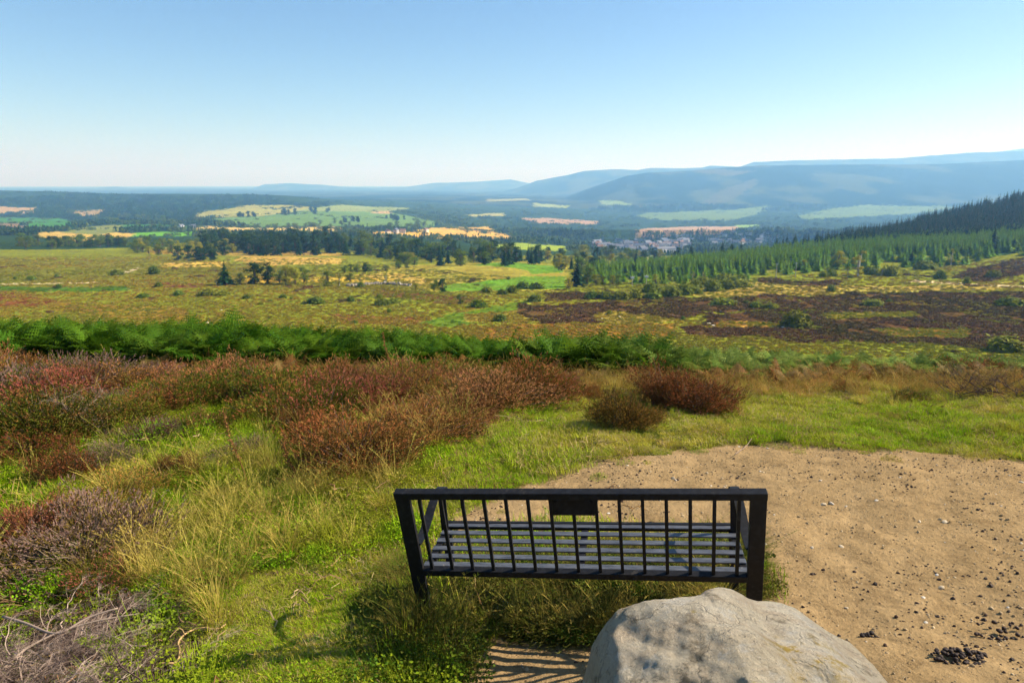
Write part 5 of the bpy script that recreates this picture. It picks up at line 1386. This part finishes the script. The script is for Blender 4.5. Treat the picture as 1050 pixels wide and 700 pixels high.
# hedges and copses standing in the fields
def copse(pts, w, label, group=None, seed=1, kind='broad', n=None, h=(4, 6)):
    poly = pts; belt(poly, n or 8, [kind], h, label, group or label, seed, 1.2)
for i, (a, n, kd) in enumerate([([(118, 222), (165, 226), (195, 229), (160, 228), (115, 225)], 16, 'broad'), ([(68, 220), (110, 224), (150, 232), (110, 230), (70, 222)], 14, 'broad'),
        ([(243, 222), (265, 221), (265, 223), (243, 223.5)], 6, 'pine'), ([(285, 219), (345, 216), (345, 219), (290, 221)], 14, 'pine'), ([(262, 234), (350, 228), (380, 233), (330, 235)], 18, 'broad'),
        ([(350, 226), (378, 227), (378, 229), (350, 228)], 7, 'pine'), ([(395, 223), (425, 225), (425, 228), (395, 226)], 8, 'pine'), ([(383, 232), (430, 229), (460, 232), (420, 236)], 14, 'broad'), ([(478, 236), (479, 236), (480, 240), (477, 240)], 1, 'broad')]):
    place = ['on the slope behind the left green field', 'along the near side of the left green field', 'in the middle of the wide green field', 'in the strip across the wide green field', 'in the hedge below the wide green field', 'in the small copse of the far green field', 'in the second copse of the far green field', 'around the farm by the gold field', 'alone in the gold field'][i]
    belt(a, n, [kd], (4, 6.5), place, place, 640 + i, 1.25)
# gorse and low bushes on the moor
for x, y, w, h, l in [
    (548, 309, 14, 7, 'dark round bush on the moor below the green meadow'), (607, 306, 14, 7, 'dark round gorse at the left of the row of moor bushes'), (620, 306, 18, 7, 'flat gorse second in the row of moor bushes'),
    (637, 307, 22, 8, 'wide gorse third in the row of moor bushes'), (651, 306, 14, 9, 'pale round gorse at the right end of the row of moor bushes'), (816, 335, 28, 15, 'large round olive gorse bush alone on the brown heather with pale boulders at its foot'),
    (1030, 360, 34, 15, 'large olive gorse bush behind the bracken near the right edge'), (741, 312, 24, 5, 'flat bright gorse patch on the brown heather'), (775, 315, 13, 6, 'small bright gorse beside a flat one on the brown heather'),
    (790, 316, 16, 5, 'flat bright gorse right of the small bright one on the brown heather'), (895, 313, 20, 6, 'low bright gorse in the middle of the right-hand heather'), (1037, 313, 28, 8, 'low bright gorse at the right edge of the heather'),
    (912, 283, 16, 10, 'bright gorse by the tall pale tree, right side'), (950, 276, 22, 8, 'gorse mound below the plantation, left of the light-barked birch'), (964, 286, 12, 9, 'bright gorse in front of the mound near the light-barked birch'),
    (991, 291, 7, 7, 'tiny gorse beside the pale track at the right'), (1018, 284, 14, 7, 'gorse above the end of the pale track'), (852, 299, 8, 6, 'dark little bush on the gold strip at the right'),
    (761, 287, 10, 6, 'round gorse at the right end of the line below the plantation'), (750, 290, 10, 5, 'second gorse from the right in the line below the plantation'), (739, 289, 9, 5, 'third gorse from the right in the line below the plantation'), (890, 281, 12, 8, 'gorse at the foot of the tall pale green tree'), (897, 282, 10, 7, 'pale gorse between the tall pale tree and the birch'),
    (852, 283, 10, 7, 'bright small gorse left of the short pale birch'), (844, 284, 9, 6, 'yellowish gorse at the plantation edge above the pale track'),
    (158, 281, 11, 7, 'dark bush at the foot of the lone tree on the left moor'), (147, 305, 12, 4, 'small dark bush on the left moor, low row, first'), (183, 303, 10, 5, 'small olive bush right of the first dark one in the low row'), (163, 294, 8, 5, 'little bush above the low row on the left moor'),
    (213, 303, 18, 6, 'wide olive bush in the low row on the left moor'), (229, 303, 12, 5, 'olive bush touching the wide one in the low row'), (253, 306, 9, 4, 'dark bush in the low row under the wide-skirted conifer'), (290, 306, 8, 4, 'dark bush in the low row under the yellow-green pair'), (323, 311, 20, 6, 'spreading dark bush in the low row under the round leafy tree'),
    (32, 287, 9, 4, 'small dark bush near the left edge of the moor'), (120, 282, 14, 5, 'dark scrub beside the pale track on the left moor'), (392, 313, 16, 6, 'dark bush above the bracken, left of the middle'), (403, 311, 12, 5, 'dark bush touching the one above the bracken'), (360, 309, 8, 5, 'small bush left of the two dark ones above the bracken'),
    (490, 315, 18, 7, 'spreading dark scrub left of the brown heather'), (513, 329, 14, 7, 'dark scrub in the dip before the bracken'), (500, 300, 12, 6, 'bush at the lower edge of the green meadow'), (515, 302, 10, 6, 'second bush at the lower edge of the green meadow'), (525, 300, 12, 7, 'third bush at the lower edge of the green meadow'), (536, 296, 14, 7, 'dark hedge bush in the green meadow, left one'), (550, 296, 16, 6, 'dark hedge bush in the green meadow, right one'), (370, 294, 8, 5, 'low bush at the ruined wall')]:
    bush_px(x, y, w, h, l, None, 'dark' in l)
g = np.random.default_rng(5)
for i in range(26):      # the gorse mounds under the plantation
    x = g.uniform(668, 760) if i > 4 else g.uniform(668, 715); y = 303 - (x - 668) / 92 * 9 + g.uniform(-8, 3)
    bush_px(x, y, g.uniform(12, 22), g.uniform(6, 10), 'rounded olive gorse mound among others below the plantation', 'gorse mounds below the plantation')
for i in range(16):
    x = g.uniform(10, 1045); y = g.uniform(284, 335)
    bush_px(x, y, g.uniform(3, 8), g.uniform(2, 4), 'small dark bush scattered on the open moor', 'scattered small moor bushes', g.random() < .5)
# tussocks and heather clumps that make up the moor
def clump(seed, mat, n=120, hh=.5, size=.16):
    global rng; rng = np.random.default_rng(seed); mb = MB()
    d = rng.normal(size=(n, 3)); d /= np.linalg.norm(d, axis=1, keepdims=True); d[:, 2] = np.abs(d[:, 2]) * hh
    leafquads(mb, d * .5 * rng.uniform(.7, 1.15, n)[:, None], d + rng.normal(0, .5, (n, 3)), size * rng.uniform(.5, 1.3, n), 0, None, 1.6)
    return mb.mesh('clump', [mat])
CH = [clump(s, M_MHEA) for s in (701, 702, 703)]; CG = [clump(s, M_MGRA, 90, .6, .18) for s in (704, 705)]
def moorcover(name, n, protos, sel, sc, label, seed, tint):
    W, P = sample_poly([(-120, 266), (140, 262), (350, 266), (600, 292), (813, 283), (974, 273), (1150, 252), (1150, 372), (-120, 340)], n, seed)
    c = cover(W[:, 0], W[:, 1], W[:, 2])[:, :3]; k = sel(c, W, P) & (W[:, 1] > 60)
    W = W[k]; P = P[k]; g = np.random.default_rng(seed)
    s = g.uniform(.6, 1.5, len(W)) * sc * np.interp(W[:, 1], [100, 200, 400], [.8, 1.1, 1.9])
    scatter(name, W, rrot(len(W), 3, seed), np.stack([s * 1.4, s * 1.4, s * .75], 1), tint(W, P, g), proto_collection(name, protos), len(protos), label, seed)
ish = lambda c: (np.abs(c - np.array(S(*HB))).sum(1) < 1e-6)
moorcover('moor_heather', 42000, CH, lambda c, W, P: (ish(c) & (fbm(W[:, 0] / 5, W[:, 1] / 12, 21, 3) > -.16)) | (~ish(c) & (fbm(W[:, 0] / 9, W[:, 1] / 25, 22, 3) > .30)), 1.0, 'dark heather clumps on the moor', 711, lambda W, P, g: np.clip(.3 + 1.5 * fbm(W[:, 0] / 20, W[:, 1] / 40, 23, 2), 0, 1))
moorcover('moor_grass', 30000, CG, lambda c, W, P: (~ish(c) | (fbm(W[:, 0] / 7, W[:, 1] / 18, 31, 3) > .10)) & (c[:, 1] < c[:, 0] * 1.25), .7, 'rough olive and gold moor grass', 712, lambda W, P, g: np.clip(.4 + 3 * fbm(W[:, 0] / 40, W[:, 1] / 60, 24, 3), 0, 1))
# boulders on the moor
def moor_stone(px, py, w, label):
    p = at_px([px], [py])[0]; d = p[1] * CP - p[2] * SP; o = link('pale_boulder', stone_proto(int(px), M_PALE, .65), None, p); s = w / FPX * d; o.scale = (s, s, s); o.rotation_euler = (0, 0, random.uniform(0, 6)); tag(o, label, 'boulder'); return o
for x, y, w, l in [(574, 327, 2.6, 'white boulder in the brown heather, leftmost of the pale stones'), (561, 323, 2.2, 'small bluish-white boulder left of the white one in the heather'), (617, 327, 3.2, 'white boulder beside a grey one in the middle of the heather'), (613, 328, 2.6, 'grey boulder touching the white one in the heather'), (635, 325, 2.6, 'pale boulder at the right end of the small heather ridge'),
                   (727, 332, 4.0, 'long white boulder on the gold strip, upper piece'), (731, 334, 3.6, 'long white boulder on the gold strip, lower piece'), (803, 336, 4, 'bluish boulder at the foot of the large round gorse'), (808, 335, 2.8, 'pinkish boulder beside the bluish one'), (412, 328, 2.4, 'pale stone above the bracken near the middle'), (212, 331, 4, 'pale stone in the grass above the green bracken'), (227, 318, 2.4, 'tiny white stone on the left moor'), (452, 309, 2.4, 'white stone on the moor below the dark clump')]:
    moor_stone(x, y, w, l)
# ruined stone wall
M_WALLS = plain('old_wall_stone', S(140, 128, 110), S(185, 175, 158))
W = at_px(np.linspace(357, 420, 60), 293.5 - 2 * np.sin(np.linspace(0, 3, 60))); o0 = W[0].copy(); mb = MB(); g = np.random.default_rng(9)
for k, w_ in enumerate(W):
    if g.random() < .22: continue
    for q_ in range(3):
        s_ = g.uniform(.5, 1.1); box(mb, w_ - o0 + [g.normal(0, .3), g.normal(0, .3), .25 + .35 * q_ * g.random()], (s_ * 1.3, s_, s_ * .7), 0, np.array(Euler((g.normal(0, .2), g.normal(0, .2), g.uniform(0, 3))).to_matrix()), g.random())
tag(link('stone_wall', mb.mesh('stone_wall', M_WALLS), None, o0), 'ruined grey drystone wall beyond the row of moor trees', 'wall')
# poles
M_POLE = plain('weathered_pole', S(165, 158, 145), S(180, 172, 160)); M_PALEM = plain('galvanised_steel', S(190, 195, 200), S(205, 210, 215), .5)
def pole(px, py, hpx, label, plat=True):
    p = at_px([px], [py])[0]; d = p[1] * CP - p[2] * SP; H = hpx / FPX * d
    r = empty('utility_pole', p); mb = MB(); tube(mb, [(0, 0, -.5), (0, 0, H)], [.17, .12], 8); link('post', mb.mesh('post', M_POLE), r)
    mb = MB(); box(mb, (0, -.16, H - .5), (2.2 if plat else 1.1, .14, .16)); 
    link('crossarm', mb.mesh('crossarm', M_POLE), r)
    for s in (-1, 0, 1):
        mb = MB(); tube(mb, [(s * (.9 if plat else .45), -.16, H - .42), (s * (.9 if plat else .45), -.16, H - .15)], .06, 6); link('insulator', mb.mesh('insulator', M_PALEM), r)
    if plat: mb = MB(); box(mb, (0, -.5, H - .95), (1.5, .62, .62)); link('transformer', mb.mesh('transformer', M_PALEM), r)
    tag(r, label, 'utility pole')
pole(648, 293.5, 11, 'left of two short poles with pale boxes on top before the plantation'); pole(662.5, 292, 10.5, 'right of two short poles with pale boxes on top before the plantation')
pole(795.5, 285, 15, 'thin pole at the plantation edge, left of the right-hand pair', False); pole(815.5, 284, 15, 'thin pole at the plantation edge, right of the right-hand pair', False)
# houses
M_WH = [plain('house_wall_%s' % n, a, b) for n, a, b in (('white', S(165, 164, 162), S(195, 192, 188)), ('grey', S(165, 160, 152), S(190, 184, 175)), ('cream', S(210, 195, 165), S(222, 210, 185)))]
M_RF = [plain('roof_slate', S(88, 92, 102), S(120, 122, 130)), plain('roof_brown', S(120, 90, 78), S(140, 108, 92))]
M_WIN = plain('window_glass', S(45, 55, 68), S(60, 70, 85), .2)
def house_mesh(L_, W2, H, rh, mw, mr):
    mb = MB(); box(mb, (0, 0, H / 2 - .5), (L_, W2, H + 1))
    a, b = L_ / 2 + .3, W2 / 2 + .35
    mb.add([(-a, -b, H), (a, -b, H), (a, b, H), (-a, b, H), (-a, 0, H + rh), (a, 0, H + rh)], [(0, 1, 5, 4), (2, 3, 4, 5), (0, 3, 2, 1)], [(1, 2, 5), (3, 0, 4)], 1)
    box(mb, (a - .9, 0, H + rh + .2), (.8, .7, 1.3), 0)
    for s in (-1, 1):
        for k in (-.3, 0, .3): box(mb, (k * L_, s * (W2 / 2 + .02), H * .55), (1.3, .06, 1.3), 2)
    return mb.mesh('house', [mw, mr, M_WIN])
HM = [house_mesh(12, 7, 4.5, 3, M_WH[0], M_RF[0]), house_mesh(16, 8, 5.5, 3.4, M_WH[1], M_RF[0]), house_mesh(11, 8, 5, 3, M_WH[2], M_RF[1]), house_mesh(22, 9, 6, 3.6, M_WH[0], M_RF[0]), house_mesh(13, 8, 5, 3.2, M_WH[1], M_RF[0])]
HL = ['white gabled house with grey slate roof in the town in the valley', 'long grey house with slate roof in the town in the valley', 'cream house with brown roof in the town in the valley', 'large white building with grey roof in the town in the valley', 'grey gabled house in the town in the valley']
HGP = ['white gabled houses of the town', 'long grey houses of the town', 'cream houses of the town', 'large white buildings of the town', 'grey gabled houses of the town']
g = np.random.default_rng(31)
W1, _ = sample_poly([(602, 252), (640, 249), (680, 248), (706, 251), (704, 257), (690, 262), (655, 260), (610, 257)], 95, 651)
W2_, _ = sample_poly([(690, 245), (740, 240), (800, 243), (800, 249), (740, 253), (700, 252)], 60, 652)
for i, p in enumerate(np.concatenate([W1, W2_])):
    k = int(g.integers(0, 5)); o = link('house', HM[k], None, p); s = 1.0; o.scale = (s, s, s); o.location.z += 3.0; o.rotation_euler = (0, 0, g.choice([.3, 1.87, .6, -.2]) + g.normal(0, .1)); tag(o, HL[k], 'house', HGP[k])
for x, y, l in [(398, 240, 'white farmhouse left in the group by the gold field'), (406, 239, 'white farm building in the middle of the group by the gold field'), (413, 239, 'grey farm shed right in the group by the gold field'), (186, 234, 'small farmhouse among trees below the left forest'), (198, 234, 'second farmhouse below the left forest'), (437, 238, 'isolated white cottage at the edge of the gold field')]:
    p = at_px([x], [y])[0]; o = link('farmhouse', HM[x % 3], None, p); o.location.z += .6; o.rotation_euler = (0, 0, x * .7); tag(o, l, 'house')
